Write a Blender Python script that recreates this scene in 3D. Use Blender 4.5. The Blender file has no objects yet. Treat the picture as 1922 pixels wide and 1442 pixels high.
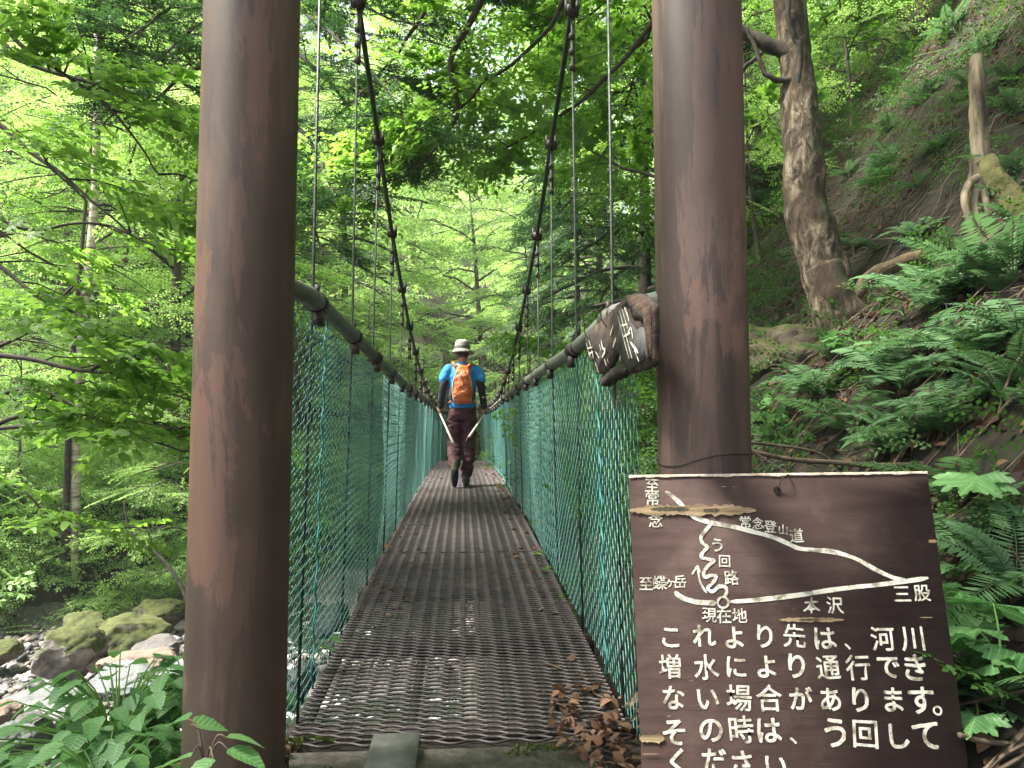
import bpy, bmesh, math, random
import numpy as np
from mathutils import Vector
R = math.radians
rng = np.random.default_rng(7)
S = bpy.context.scene
C = S.collection

# ------------------------------------------------------------------ camera, sky, sun, exposure
FPX, CX, CY = 1388.0, 961.0, 721.0
PITCH, YAW = math.atan(94 / 1388), R(3.70)
EYE = np.array([0.0, 0.0, 0.95])
cd = bpy.data.cameras.new('camera'); cam = bpy.data.objects.new('camera', cd); C.objects.link(cam)
cam.location = EYE; cam.rotation_euler = (R(90) + PITCH, 0, -YAW)
cd.sensor_width = 36; cd.lens = 36 * FPX / 1922; cd.clip_start = 0.05; cd.clip_end = 2000
S.camera = cam
SUN_EL, SUN_AZ = R(58), R(-96)          # azimuth from +Y towards +X: the light comes from ahead on the left, above the river
W = bpy.data.worlds.new('World'); S.world = W; W.use_nodes = True
wn = W.node_tree; sky = wn.nodes.new('ShaderNodeTexSky'); sky.sky_type = 'NISHITA'; sky.sun_disc = False
sky.sun_elevation = SUN_EL; sky.sun_rotation = SUN_AZ; sky.air_density = 1.0; sky.dust_density = 4.0
hsv = wn.nodes.new('ShaderNodeHueSaturation'); hsv.inputs['Saturation'].default_value = 0.45; wn.links.new(sky.outputs[0], hsv.inputs['Color']); wn.links.new(hsv.outputs[0], wn.nodes['Background'].inputs[0]); wn.nodes['Background'].inputs[1].default_value = 0.10
sl = bpy.data.lights.new('sun', 'SUN'); sl.energy = 5.0; sl.angle = R(10); sl.color = (1, 0.95, 0.86)
so = bpy.data.objects.new('sun', sl); C.objects.link(so)
sd = Vector((math.sin(SUN_AZ) * math.cos(SUN_EL), math.cos(SUN_AZ) * math.cos(SUN_EL), math.sin(SUN_EL)))
so.rotation_euler = sd.to_track_quat('Z', 'Y').to_euler(); so.location = (0, 0, 30)
S.view_settings.view_transform = 'Standard'; S.view_settings.look = 'None'; S.view_settings.gamma = 1
S.view_settings.exposure = 2.25
S.cycles.max_bounces = 12; S.cycles.diffuse_bounces = 7; S.cycles.transmission_bounces = 6; S.cycles.transparent_max_bounces = 8

_f = np.array([math.sin(YAW) * math.cos(PITCH), math.cos(YAW) * math.cos(PITCH), math.sin(PITCH)])
_r = np.array([math.cos(YAW), -math.sin(YAW), 0.0]); _u = np.cross(_r, _f)
def ray(u, v): return _f + _r * (u - CX) / FPX - _u * (v - CY) / FPX
def at(u, v, Y):                         # the point of the picture's ray that lies Y metres along the bridge
    d = ray(u, v); return EYE + d * (Y / d[1])
def path(pix, Y0, Y1=None):
    n = len(pix); Y1 = Y0 if Y1 is None else Y1
    return np.array([at(u, v, Y0 + (Y1 - Y0) * i / max(1, n - 1)) for i, (u, v) in enumerate(pix)])

# ------------------------------------------------------------------ helpers
def hash3(i, j, k):
    h = np.sin(i * 127.1 + j * 311.7 + k * 74.7) * 43758.5453
    return h - np.floor(h)
def vnoise(P):
    P = np.asarray(P, float); I = np.floor(P); f = P - I; f = f * f * (3 - 2 * f); o = 0
    for a in (0, 1):
        for b in (0, 1):
            for c in (0, 1):
                w = (f[..., 0] if a else 1 - f[..., 0]) * (f[..., 1] if b else 1 - f[..., 1]) * (f[..., 2] if c else 1 - f[..., 2])
                o = o + w * hash3(I[..., 0] + a, I[..., 1] + b, I[..., 2] + c)
    return o * 2 - 1
def fbm(P, n=4):
    P = np.asarray(P, float); o = 0; a = 1.0
    for i in range(n):
        o = o + a * vnoise(P + i * 17.3); P = P * 2.03; a *= 0.5
    return o
def n2(x, y, s=1.0, n=3, z=0.0):
    x, y = np.broadcast_arrays(np.asarray(x, float), np.asarray(y, float))
    return fbm(np.stack([x * s, y * s, np.full(x.shape, z)], -1), n)

class Geo:
    def __init__(self): self.V = []; self.F = []; self.T = []; self.U = []; self.n = 0
    def add(self, V, F, tint=None, luv=None):
        V = np.asarray(V, float).reshape(-1, 3)
        F = [np.asarray(f, np.int64) for f in (F if isinstance(F, list) else [F])]
        nf = sum(len(f) for f in F)
        t = np.full(nf, 0.5) if tint is None else (np.full(nf, tint) if np.isscalar(tint) else np.asarray(tint, float))
        self.V.append(V); i = 0
        for f in F:
            self.F.append(f + self.n); self.T.append(t[i:i + len(f)]); i += len(f)
        self.U.append(np.zeros((len(V), 3)) if luv is None else luv)
        self.n += len(V); return self
    def inst(self, tpl, M, loc, tint=None):
        V, F, T, U = tpl; K = len(loc)
        W_ = np.einsum('kij,nj->kni', M, V) + loc[:, None, :]
        n = len(V); off = np.arange(K) * n; i = 0
        for f in F:
            self.F.append((f[None] + off[:, None, None] + self.n).reshape(-1, f.shape[1]))
            tt = T[i:i + len(f)][None] + (0 if tint is None else tint[:, None]); i += len(f)
            self.T.append(np.broadcast_to(tt, (K, len(f))).reshape(-1))
        self.V.append(W_.reshape(-1, 3)); self.U.append(np.tile(U, (K, 1))); self.n += n * K; return self
    def tpl(self):
        return (np.concatenate(self.V), self.F, np.concatenate(self.T), np.concatenate(self.U))
    def mesh(self, name, smooth=False):
        V = np.concatenate(self.V).astype(np.float32); m = bpy.data.meshes.new(name)
        m.vertices.add(len(V)); m.vertices.foreach_set('co', V.ravel())
        L = np.concatenate([f.ravel() for f in self.F]); ar = np.concatenate([np.full(len(f), f.shape[1]) for f in self.F])
        st = np.concatenate([[0], np.cumsum(ar)[:-1]])
        m.loops.add(len(L)); m.loops.foreach_set('vertex_index', L.astype(np.int32))
        m.polygons.add(len(ar)); m.polygons.foreach_set('loop_start', st.astype(np.int32))
        if smooth: m.polygons.foreach_set('use_smooth', np.ones(len(ar), bool))
        a = m.attributes.new('tint', 'FLOAT', 'FACE'); a.data.foreach_set('value', np.clip(np.concatenate(self.T), 0, 1).astype(np.float32))
        U = np.concatenate(self.U)
        if np.any(U):
            b = m.attributes.new('luv', 'FLOAT_VECTOR', 'POINT'); b.data.foreach_set('vector', U.astype(np.float32).ravel())
        m.update(calc_edges=True); return m
    def build(self, name, mat, parent=None, smooth=False, local=False):
        o = bpy.data.objects.new(name, self.mesh(name, smooth)); C.objects.link(o)
        o.data.materials.append(mat)
        if parent is not None:
            o.parent = parent; o.location = -np.array(parent.location) if parent.type == 'EMPTY' and not local else (0, 0, 0)
        return o
def tag(o, label=None, cat=None, group=None, kind=None):
    if label: o['label'] = label
    if cat: o['category'] = cat
    if group: o['group'] = group
    if kind: o['kind'] = kind
    return o
def empty(name, loc, label, cat, group=None):
    o = bpy.data.objects.new(name, None); C.objects.link(o); o.location = loc; o.empty_display_size = 0.2
    return tag(o, label, cat, group)
def dup(root, loc, rz, sc, label, group=None):
    r = root.copy(); C.objects.link(r); r.location = loc; r.rotation_euler = (0, 0, rz); r.scale = (sc, sc, sc)
    tag(r, label, None, group)
    for ch in list(root.children):
        c = ch.copy(); C.objects.link(c); c.parent = r
        for g in ch.children:
            d = g.copy(); C.objects.link(d); d.parent = c
    return r

def tube(geo, pts, rad, sides=6, cap=True, tint=None, ref=None):
    P = np.asarray(pts, float); n = len(P); r = np.broadcast_to(np.asarray(rad, float), (n,))
    T = np.gradient(P, axis=0); T /= np.linalg.norm(T, axis=1)[:, None] + 1e-12
    if ref is None:
        m = np.abs(T.mean(0)); ref = np.eye(3)[int(np.argmin(m))]
    A = np.cross(T, ref); A /= np.linalg.norm(A, axis=1)[:, None] + 1e-9; B = np.cross(T, A)
    a = np.arange(sides) * 2 * math.pi / sides
    V = P[:, None] + r[:, None, None] * (np.cos(a)[None, :, None] * A[:, None] + np.sin(a)[None, :, None] * B[:, None])
    i = np.arange(n - 1)[:, None] * sides; j = np.arange(sides)[None]; k = (j + 1) % sides
    Q = np.stack([i + j, i + k, i + sides + k, i + sides + j], -1).reshape(-1, 4)
    F = [Q]
    if cap: F.append(np.array([np.arange(sides)[::-1], (n - 1) * sides + np.arange(sides)]))
    geo.add(V, F, tint); return geo
def smooth_path(P, n):
    P = np.asarray(P, float); t = np.linspace(0, len(P) - 1, n); i = np.clip(np.floor(t).astype(int), 0, len(P) - 2); f = (t - i)[:, None]
    g = lambda k: P[np.clip(k, 0, len(P) - 1)]
    p0, p1, p2, p3 = g(i - 1), g(i), g(i + 1), g(i + 2)
    return 0.5 * (2 * p1 + (p2 - p0) * f + (2 * p0 - 5 * p1 + 4 * p2 - p3) * f ** 2 + (3 * p1 - p0 - 3 * p2 + p3) * f ** 3)
def box(geo, c, s, rz=0.0, rx=0.0, tint=None):
    x, y, z = np.array(s) / 2
    V = np.array([[a * x, b * y, d * z] for a in (-1, 1) for b in (-1, 1) for d in (-1, 1)])
    if rx: V = V @ np.array([[1, 0, 0], [0, math.cos(rx), math.sin(rx)], [0, -math.sin(rx), math.cos(rx)]])
    if rz: V = V @ np.array([[math.cos(rz), math.sin(rz), 0], [-math.sin(rz), math.cos(rz), 0], [0, 0, 1]])
    geo.add(V + np.array(c), np.array([[0, 1, 3, 2], [4, 6, 7, 5], [0, 4, 5, 1], [2, 3, 7, 6], [0, 2, 6, 4], [1, 5, 7, 3]]), tint); return geo
def lathe(geo, prof, sides=48, c=(0, 0, 0), sq=1.0):
    a = np.arange(sides) * 2 * math.pi / sides; pr = np.array(prof, float); n = len(pr)
    V = np.stack([pr[:, 0][:, None] * np.cos(a), pr[:, 0][:, None] * np.sin(a) * sq, np.repeat(pr[:, 1][:, None], sides, 1)], -1) + np.array(c)
    i = np.arange(n - 1)[:, None] * sides; j = np.arange(sides)[None]; k = (j + 1) % sides
    geo.add(V, [np.stack([i + j, i + k, i + sides + k, i + sides + j], -1).reshape(-1, 4), np.array([np.arange(sides)[::-1], (n - 1) * sides + np.arange(sides)])]); return geo
def rotz(a):
    a = np.asarray(a, float); z = np.zeros_like(a); o = np.ones_like(a)
    return np.stack([np.stack([np.cos(a), -np.sin(a), z], -1), np.stack([np.sin(a), np.cos(a), z], -1), np.stack([z, z, o], -1)], -2)
def frames(D, roll=None, tilt=None):
    """x axis along D, z axis as near up as it gets, optionally rolled about x"""
    D = D / (np.linalg.norm(D, axis=1)[:, None] + 1e-9); up = np.tile([0, 0, 1.0], (len(D), 1))
    Yv = np.cross(up, D); Yv /= np.linalg.norm(Yv, axis=1)[:, None] + 1e-9; Z = np.cross(D, Yv)
    if roll is not None:
        c, s = np.cos(roll)[:, None], np.sin(roll)[:, None]; Yv, Z = Yv * c + Z * s, Z * c - Yv * s
    return np.stack([D, Yv, Z], -1)

# ------------------------------------------------------------------ materials
def nodes(name):
    m = bpy.data.materials.new(name); m.use_nodes = True; nt = m.node_tree
    b = nt.nodes['Principled BSDF']; return m, nt, b
def N(nt, t, **kw):
    n = nt.nodes.new(t)
    for k, v in kw.items():
        if hasattr(n, k): setattr(n, k, v)
        else: n.inputs[k].default_value = v
    return n
def coords(nt, scale=(1, 1, 1), kind='Object'):
    tc = N(nt, 'ShaderNodeTexCoord'); mp = N(nt, 'ShaderNodeMapping'); mp.inputs['Scale'].default_value = scale
    nt.links.new(tc.outputs[kind], mp.inputs[0]); return mp.outputs[0]
def noise(nt, vec, scale, detail=6, rough=0.6, dist=0.0):
    n = N(nt, 'ShaderNodeTexNoise'); n.inputs['Scale'].default_value = scale; n.inputs['Detail'].default_value = detail
    n.inputs['Roughness'].default_value = rough; n.inputs['Distortion'].default_value = dist
    nt.links.new(vec, n.inputs['Vector']); return n.outputs['Fac']
def ramp(nt, fac, stops):
    r = N(nt, 'ShaderNodeValToRGB'); e = r.color_ramp.elements
    while len(e) < len(stops): e.new(0.5)
    for el, (p, c) in zip(e, stops): el.position = p; el.color = (*c, 1) if len(c) == 3 else c
    nt.links.new(fac, r.inputs[0]); return r.outputs[0]
def mix(nt, fac, a, b):
    m = N(nt, 'ShaderNodeMix', data_type='RGBA')
    for s, i in ((fac, 0), (a, 6), (b, 7)):
        if isinstance(s, (int, float)): m.inputs[i].default_value = s
        elif isinstance(s, tuple): m.inputs[i].default_value = (*s, 1)
        else: nt.links.new(s, m.inputs[i])
    return m.outputs[2]
def math_(nt, op, a, b=None, clamp=False):
    m = N(nt, 'ShaderNodeMath', operation=op); m.use_clamp = clamp
    for i, s in enumerate((a, b)):
        if s is None: continue
        if isinstance(s, (int, float)): m.inputs[i].default_value = s
        else: nt.links.new(s, m.inputs[i])
    return m.outputs[0]
def bump(nt, b, h, strength=0.3, dist=0.01):
    n = N(nt, 'ShaderNodeBump'); n.inputs['Strength'].default_value = strength; n.inputs['Distance'].default_value = dist
    nt.links.new(h, n.inputs['Height']); nt.links.new(n.outputs[0], b.inputs['Normal'])
def mat(name, c1, c2, scale=8, rough=0.7, bmp=0.3, bdist=0.01, stretch=(1, 1, 1), lo=0.35, hi=0.65, metal=0.0, spec=0.5, detail=6):
    m, nt, b = nodes(name); v = coords(nt, stretch); f = noise(nt, v, scale, detail)
    nt.links.new(ramp(nt, f, [(lo, c1), (hi, c2)]), b.inputs['Base Color']); b.inputs['Roughness'].default_value = rough
    b.inputs['Metallic'].default_value = metal; b.inputs['Specular IOR Level'].default_value = spec
    if bmp: bump(nt, b, noise(nt, v, scale * 3, 5), bmp, bdist)
    return m
def leaf_mat(name, dark, light, trans=0.45, rough=0.5, veins=False, spec=0.3, back=None):
    m, nt, b = nodes(name); at_ = N(nt, 'ShaderNodeAttribute', attribute_name='tint')
    col = mix(nt, at_.outputs['Fac'], dark, light)
    nv = noise(nt, coords(nt), 1.1, 3); col = mix(nt, math_(nt, 'MULTIPLY', nv, 0.35), col, tuple(0.6 * x for x in dark))
    if veins:
        uv = N(nt, 'ShaderNodeAttribute', attribute_name='luv'); sp = N(nt, 'ShaderNodeSeparateXYZ'); nt.links.new(uv.outputs['Vector'], sp.inputs[0])
        ay = math_(nt, 'ABSOLUTE', sp.outputs[1]); q = math_(nt, 'SUBTRACT', math_(nt, 'MULTIPLY', sp.outputs[0], 7.0), math_(nt, 'MULTIPLY', ay, 6.0))
        w = math_(nt, 'ABSOLUTE', math_(nt, 'SUBTRACT', math_(nt, 'FRACT', q), 0.5)); side = math_(nt, 'LESS_THAN', w, 0.07)
        mid = math_(nt, 'LESS_THAN', ay, 0.012); vv = math_(nt, 'MAXIMUM', side, mid)
        col = mix(nt, math_(nt, 'MULTIPLY', vv, 0.35), col, tuple(min(1, 1.9 * x) for x in light))
        bump(nt, b, w, 0.35, 0.004)
        sp2 = ramp(nt, noise(nt, coords(nt), 26, 5, 0.7), [(0.66, (0, 0, 0)), (0.70, (0.8, 0.8, 0.8))]); col = mix(nt, sp2, col, (0.16, 0.12, 0.035))
    nt.links.new(col, b.inputs['Base Color']); b.inputs['Roughness'].default_value = rough; b.inputs['Specular IOR Level'].default_value = spec
    tr = N(nt, 'ShaderNodeBsdfTranslucent')
    hs = N(nt, 'ShaderNodeHueSaturation', Saturation=1.12, Value=1.8); hs.inputs['Hue'].default_value = 0.49; nt.links.new(col, hs.inputs['Color']); nt.links.new(hs.outputs[0], tr.inputs[0])
    mx = N(nt, 'ShaderNodeMixShader'); mx.inputs[0].default_value = trans
    nt.links.new(b.outputs[0], mx.inputs[1]); nt.links.new(tr.outputs[0], mx.inputs[2])
    nt.links.new(mx.outputs[0], nt.nodes['Material Output'].inputs[0]); return m

M = {}
M['leaf'] = leaf_mat('beech_leaves', (0.095, 0.195, 0.040), (0.23, 0.395, 0.092), 0.54)
M['leaf_pale'] = leaf_mat('pale_leaves', (0.16, 0.28, 0.085), (0.35, 0.51, 0.18), 0.54)
M['leaf_dark'] = leaf_mat('deep_green_leaves', (0.03, 0.085, 0.018), (0.085, 0.18, 0.04), 0.4)
M['needle'] = leaf_mat('hemlock_needles', (0.022, 0.06, 0.022), (0.06, 0.13, 0.04), 0.25)
M['under'] = leaf_mat('undergrowth_leaves', (0.14, 0.26, 0.08), (0.32, 0.48, 0.17), 0.5)
M['fern'] = leaf_mat('fern_fronds', (0.06, 0.13, 0.055), (0.15, 0.27, 0.12), 0.3)
M['broad'] = leaf_mat('broad_leaves', (0.06, 0.15, 0.055), (0.14, 0.28, 0.10), 0.3, 0.45, True)
M['bark'] = mat('grey_bark', (0.035, 0.028, 0.022), (0.12, 0.10, 0.075), 9, 0.9, 0.7, 0.02, (1, 1, 0.35))
M['bark_dark'] = mat('dark_twig_bark', (0.02, 0.016, 0.013), (0.06, 0.048, 0.036), 12, 0.9, 0.5, 0.01)
M['dead'] = mat('weathered_dead_wood', (0.045, 0.033, 0.021), (0.34, 0.27, 0.18), 14, 0.85, 0.7, 0.01, (1, 1, 0.2))

def bark_big():
    m, nt, b = nodes('flaky_mossy_bark'); v = coords(nt, (1, 1, 0.45)); v2 = coords(nt)
    f = noise(nt, v, 16, 8, 0.7, 0.6); c = ramp(nt, f, [(0.40, (0.014, 0.010, 0.006)), (0.50, (0.085, 0.062, 0.040)), (0.62, (0.27, 0.215, 0.155))])
    big = noise(nt, v2, 2.6, 4); c = mix(nt, ramp(nt, big, [(0.42, (0, 0, 0)), (0.6, (0.75, 0.75, 0.75))]), c, (0.055, 0.036, 0.021))
    ms = noise(nt, v2, 3.3, 5); g = N(nt, 'ShaderNodeNewGeometry'); sp = N(nt, 'ShaderNodeSeparateXYZ'); nt.links.new(g.outputs['Normal'], sp.inputs[0])
    sx = math_(nt, 'ADD', math_(nt, 'MULTIPLY', sp.outputs[0], 0.22), math_(nt, 'MULTIPLY', sp.outputs[2], 0.18)); k = ramp(nt, math_(nt, 'ADD', ms, sx), [(0.56, (0, 0, 0)), (0.72, (0.85, 0.85, 0.85))])
    c = mix(nt, k, c, (0.032, 0.045, 0.012)); nt.links.new(c, b.inputs['Base Color']); b.inputs['Roughness'].default_value = 0.95
    bump(nt, b, f, 0.9, 0.03); return m
M['bark_big'] = bark_big()
def birch():
    m, nt, b = nodes('white_birch_bark'); f = noise(nt, coords(nt, (1, 1, 6)), 2.2, 5, 0.7)
    nt.links.new(ramp(nt, f, [(0.36, (0.08, 0.06, 0.05)), (0.48, (0.42, 0.35, 0.28)), (0.6, (0.62, 0.55, 0.46))]), b.inputs['Base Color']); b.inputs['Roughness'].default_value = 0.8; return m
M['birch'] = birch()
def rust_steel(name, c0, c1, c2, dark, pale, k_st, k_pk, off):
    m, nt, b = nodes(name)
    def cs(sc):
        tc = N(nt, 'ShaderNodeTexCoord'); mp = N(nt, 'ShaderNodeMapping'); mp.inputs['Scale'].default_value = sc; mp.inputs['Location'].default_value = (off, off, off); nt.links.new(tc.outputs['Object'], mp.inputs[0]); return mp.outputs[0]
    v, v2, v3, v4 = cs((1, 1, 0.10)), cs((1, 1, 0.4)), cs((1, 1, 1)), cs((1, 1, 0.03))
    base = ramp(nt, noise(nt, v2, 3.2, 8, 0.62), [(0.34, c0), (0.5, c1), (0.66, c2)])
    st = ramp(nt, noise(nt, v, 8.5, 10, 0.72, 0.35), [(0.49, (0, 0, 0)), (0.525, (0.75, 0.75, 0.75)), (0.7, (1, 1, 1))]); c = mix(nt, math_(nt, 'MULTIPLY', st, k_st), base, dark)
    dr = ramp(nt, noise(nt, v4, 26, 6, 0.7), [(0.58, (0, 0, 0)), (0.66, (1, 1, 1))]); c = mix(nt, math_(nt, 'MULTIPLY', dr, 0.30), c, dark)
    pk = ramp(nt, noise(nt, cs((1.2, 1.2, 0.34)), 4.4, 9, 0.68, 0.4), [(0.56, (0, 0, 0)), (0.585, (1, 1, 1))]); c = mix(nt, math_(nt, 'MULTIPLY', pk, k_pk), c, pale)
    ch = ramp(nt, noise(nt, cs((1, 1, 0.5)), 34, 6, 0.75), [(0.66, (0, 0, 0)), (0.69, (1, 1, 1))]); c = mix(nt, math_(nt, 'MULTIPLY', ch, 0.45), c, dark)
    ch2 = ramp(nt, noise(nt, cs((1, 1, 2.0)), 60, 4, 0.8), [(0.72, (0, 0, 0)), (0.75, (1, 1, 1))]); c = mix(nt, math_(nt, 'MULTIPLY', ch2, 0.5), c, (0.02, 0.014, 0.011))
    fine = noise(nt, v3, 260, 4, 0.7); c = mix(nt, math_(nt, 'MULTIPLY', fine, 0.35), c, tuple(0.6 * x for x in c0))
    gp = N(nt, 'ShaderNodeNewGeometry'); sp = N(nt, 'ShaderNodeSeparateXYZ'); nt.links.new(gp.outputs['Position'], sp.inputs[0])
    gm = ramp(nt, math_(nt, 'ADD', math_(nt, 'MULTIPLY', sp.outputs[2], 1.3), noise(nt, v2, 5, 6, 0.7)), [(0.45, (1, 1, 1)), (0.95, (0, 0, 0))]); c = mix(nt, math_(nt, 'MULTIPLY', gm, 0.6), c, (0.035, 0.034, 0.018))
    nt.links.new(c, b.inputs['Base Color'])
    nt.links.new(math_(nt, 'ADD', math_(nt, 'MULTIPLY', st, -0.12), math_(nt, 'ADD', math_(nt, 'MULTIPLY', noise(nt, v2, 9, 4), 0.3), 0.45)), b.inputs['Roughness']); b.inputs['Specular IOR Level'].default_value = 0.4
    bump(nt, b, math_(nt, 'ADD', fine, math_(nt, 'MULTIPLY', ch, -1.0)), 0.25, 0.002); return m
M['rust_dark'] = rust_steel('dusty_brown_steel', (0.050, 0.034, 0.026), (0.092, 0.060, 0.043), (0.145, 0.092, 0.066), (0.040, 0.031, 0.028), (0.22, 0.115, 0.08), 0.6, 0.5, 2.3)
M['rust'] = rust_steel('pinkish_brown_steel', (0.09, 0.058, 0.046), (0.15, 0.096, 0.077), (0.205, 0.132, 0.108), (0.045, 0.034, 0.032), (0.26, 0.145, 0.105), 0.9, 0.5, 5.1)
M['grate'] = mat('dark_rusted_grating', (0.017, 0.013, 0.012), (0.058, 0.044, 0.041), 14, 0.5, 0.3, 0.001)
M['girder'] = mat('dark_steel_beam', (0.02, 0.016, 0.014), (0.05, 0.035, 0.028), 10, 0.7)
M['rail'] = mat('galvanised_pipe', (0.085, 0.095, 0.078), (0.20, 0.215, 0.185), 7, 0.5, 0.25, 0.003, (1, 0.4, 1), metal=0.25)
M['clamp'] = mat('black_rusty_clamp', (0.014, 0.011, 0.01), (0.05, 0.03, 0.022), 20, 0.6)
M['cable'] = mat('dark_green_cable', (0.012, 0.018, 0.016), (0.03, 0.042, 0.036), 30, 0.5, 0.5, 0.003)
M['wire'] = mat('grey_steel_rope', (0.03, 0.036, 0.033), (0.08, 0.09, 0.08), 30, 0.5, metal=0.3)
M['link'] = mat('green_coated_wire', (0.045, 0.17, 0.15), (0.13, 0.31, 0.28), 3, 0.35, 0, lo=0.3, hi=0.7)
M['net'] = mat('sky_sheen_turquoise_net', (0.20, 0.42, 0.38), (0.42, 0.62, 0.59), 2.5, 0.5, 0, lo=0.3, hi=0.7)  # pale tone stands in for sky light caught by the net
M['rope'] = mat('turquoise_rope', (0.02, 0.18, 0.16), (0.04, 0.27, 0.25), 8, 0.6)
M['concrete'] = mat('damp_concrete', (0.05, 0.042, 0.032), (0.16, 0.14, 0.115), 14, 0.95, 0.9, 0.02, detail=10)
M['plate'] = mat('grey_metal_plate', (0.10, 0.10, 0.095), (0.17, 0.165, 0.16), 14, 0.55, metal=0.2)
M['moss'] = mat('bright_moss', (0.05, 0.075, 0.008), (0.15, 0.18, 0.02), 30, 1.0, 1.0, 0.02)
M['litter'] = leaf_mat('dry_brown_leaves', (0.045, 0.022, 0.013), (0.26, 0.145, 0.085), 0.15, 0.8)
M['twig'] = mat('fallen_twig_bark', (0.03, 0.021, 0.014), (0.13, 0.095, 0.06), 14, 0.9)

# ------------------------------------------------------------------ terrain
DIPS = []
def terrain(x, y, fine=True):
    x = np.asarray(x, float); y = np.asarray(y, float)
    nz = n2(x, y, 0.55, 3, 1.0)
    bed = -1.88 + 0.13 * nz + 0.0 * y
    near = 0.0 - np.maximum(0, np.maximum(1.25 * (y - 2.42 - 0.9 * np.clip(-x - 0.85, 0, 0.6)), -(x + 0.78) * 0.62)) - 0.02
    xe = x - 1.02 + 0.03 * (y - 3)
    hill = np.where(xe > 0, 0.90 * xe + 0.04 * np.clip(xe, 0, 9) ** 2, 2.1 * xe) + np.where(xe > 0, 0.16 * nz * np.clip(xe, 0, 1), 0)
    hill = hill - 0.25 * np.exp(-((xe - 0.55) / 0.5) ** 2) * (y > 0) * np.clip(xe, 0, 1)
    t = -(x + 8) * 0.8 + (y - 8.6) * 0.6 + 0.5 * n2(x, y, 0.35, 2, 5.0)
    far = -1.88 + np.where(t < 2.6, 0.72 * np.maximum(t, -3), 1.87 + 0.16 * (t - 2.6))
    far = far + 0.52 * np.maximum(0, t - 5.5) + 0.25 * nz * np.clip(t, 0, 1)
    far = np.where(t > 40, far + 0.25 * (t - 40), far)
    h = np.maximum(np.maximum(bed, near), np.maximum(hill, far))
    if fine: h = h + (0.035 * n2(x, y, 2.6, 3, 9.0)) * np.where((h > 0.12) | (h < -0.3), 1, 0.25) + np.where(xe > 0.6, np.clip(xe - 0.6, 0, 1) * 0.11 * n2(x, y, 1.9, 4, 12.0), 0)
    for (cx, cy, r, d) in DIPS: h = h - d * np.exp(-((x - cx) ** 2 + (y - cy) ** 2) / r ** 2)
    return np.minimum(h, 70)
def hit(u, v, far=60.0):
    d = ray(u, v); s = np.linspace(1.0, far, 3000); P = EYE + d[None] * s[:, None]
    h = terrain(P[:, 0], P[:, 1]); k = np.argmax(P[:, 2] < h); return P[k] if P[k, 2] < h[k] else P[-1]
_d = hit(1712, 505); DIPS.append((_d[0] - 0.1, _d[1], 0.33, 0.38))
def axis(a, b, c, fine, coarse):
    lo = np.arange(0, 1, 1 / coarse); L = a[0] + (b[0] - a[0]) * (1 - (1 - lo) ** 2.5) if False else b[0] - (b[0] - a[0]) * (1 - lo) ** 2
    mid = np.arange(b[0], b[1], fine); hi = b[1] + (a[1] - b[1]) * np.linspace(0, 1, coarse) ** 2
    return np.concatenate([L, mid, hi])
gx = axis((-160, 160), (-9, 8), 0, 0.075, 40); gy = axis((-60, 180), (0.6, 14), 0, 0.075, 46)
GX, GY = np.meshgrid(gx, gy, indexing='ij'); GZ = terrain(GX, GY)
g = Geo(); ny = len(gy); i = (np.arange(len(gx) - 1)[:, None] * ny + np.arange(ny - 1)[None]).ravel()
g.add(np.stack([GX, GY, GZ], -1), np.stack([i, i + ny, i + ny + 1, i + 1], -1))
def ground_mat():
    m, nt, b = nodes('forest_soil'); gp = N(nt, 'ShaderNodeNewGeometry'); sp = N(nt, 'ShaderNodeSeparateXYZ'); nt.links.new(gp.outputs['Position'], sp.inputs[0])
    v = gp.outputs['Position']; f = noise(nt, v, 7, 10, 0.75, 0.4)
    soil = ramp(nt, f, [(0.36, (0.007, 0.0045, 0.003)), (0.5, (0.018, 0.011, 0.007)), (0.66, (0.045, 0.028, 0.018))])
    f2 = noise(nt, v, 2.1, 5, 0.6); soil = mix(nt, ramp(nt, f2, [(0.5, (0, 0, 0)), (0.62, (0.7, 0.7, 0.7))]), soil, (0.016, 0.024, 0.007))
    gr = ramp(nt, noise(nt, v, 22, 6, 0.7), [(0.35, (0.03, 0.028, 0.026)), (0.65, (0.12, 0.115, 0.105))])
    k = ramp(nt, math_(nt, 'ADD', sp.outputs[2], math_(nt, 'MULTIPLY', f2, 0.5)), [(0.0, (0, 0, 0)), (1.0, (0, 0, 0))])
    kk = math_(nt, 'LESS_THAN', math_(nt, 'ADD', sp.outputs[2], math_(nt, 'MULTIPLY', f2, 0.4)), -1.42)
    nt.links.new(mix(nt, kk, soil, gr), b.inputs['Base Color']); b.inputs['Roughness'].default_value = 0.95
    bump(nt, b, f, 0.9, 0.05); return m
tag(g.build('terrain', ground_mat(), None, True), 'dark forest soil, hillside, riverbed and far bank', 'ground', kind='structure')

# river under the near end of the bridge
def water_mat():
    m, nt, b = nodes('stream_water'); v = coords(nt, (1, 1.0, 1))
    foam = ramp(nt, noise(nt, v, 2.2, 8, 0.7, 1.2), [(0.58, (0.014, 0.018, 0.014)), (0.68, (0.6, 0.63, 0.63))])
    nt.links.new(foam, b.inputs['Base Color']); b.inputs['Roughness'].default_value = 0.12; bump(nt, b, noise(nt, v, 9, 5), 0.5, 0.05); return m
g = Geo(); xs = np.linspace(-3.2, 0.9, 60); ys = np.linspace(2.4, 14, 120); X, Y_ = np.meshgrid(xs, ys, indexing='ij')
i = (np.arange(59)[:, None] * 120 + np.arange(119)[None]).ravel()
X = X - np.clip(Y_ - 7, 0, 9) * 0.1
g.add(np.stack([X, Y_, -1.84 + 0.03 * n2(X, Y_, 2.2)], -1), np.stack([i, i + 120, i + 121, i + 1], -1))
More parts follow.
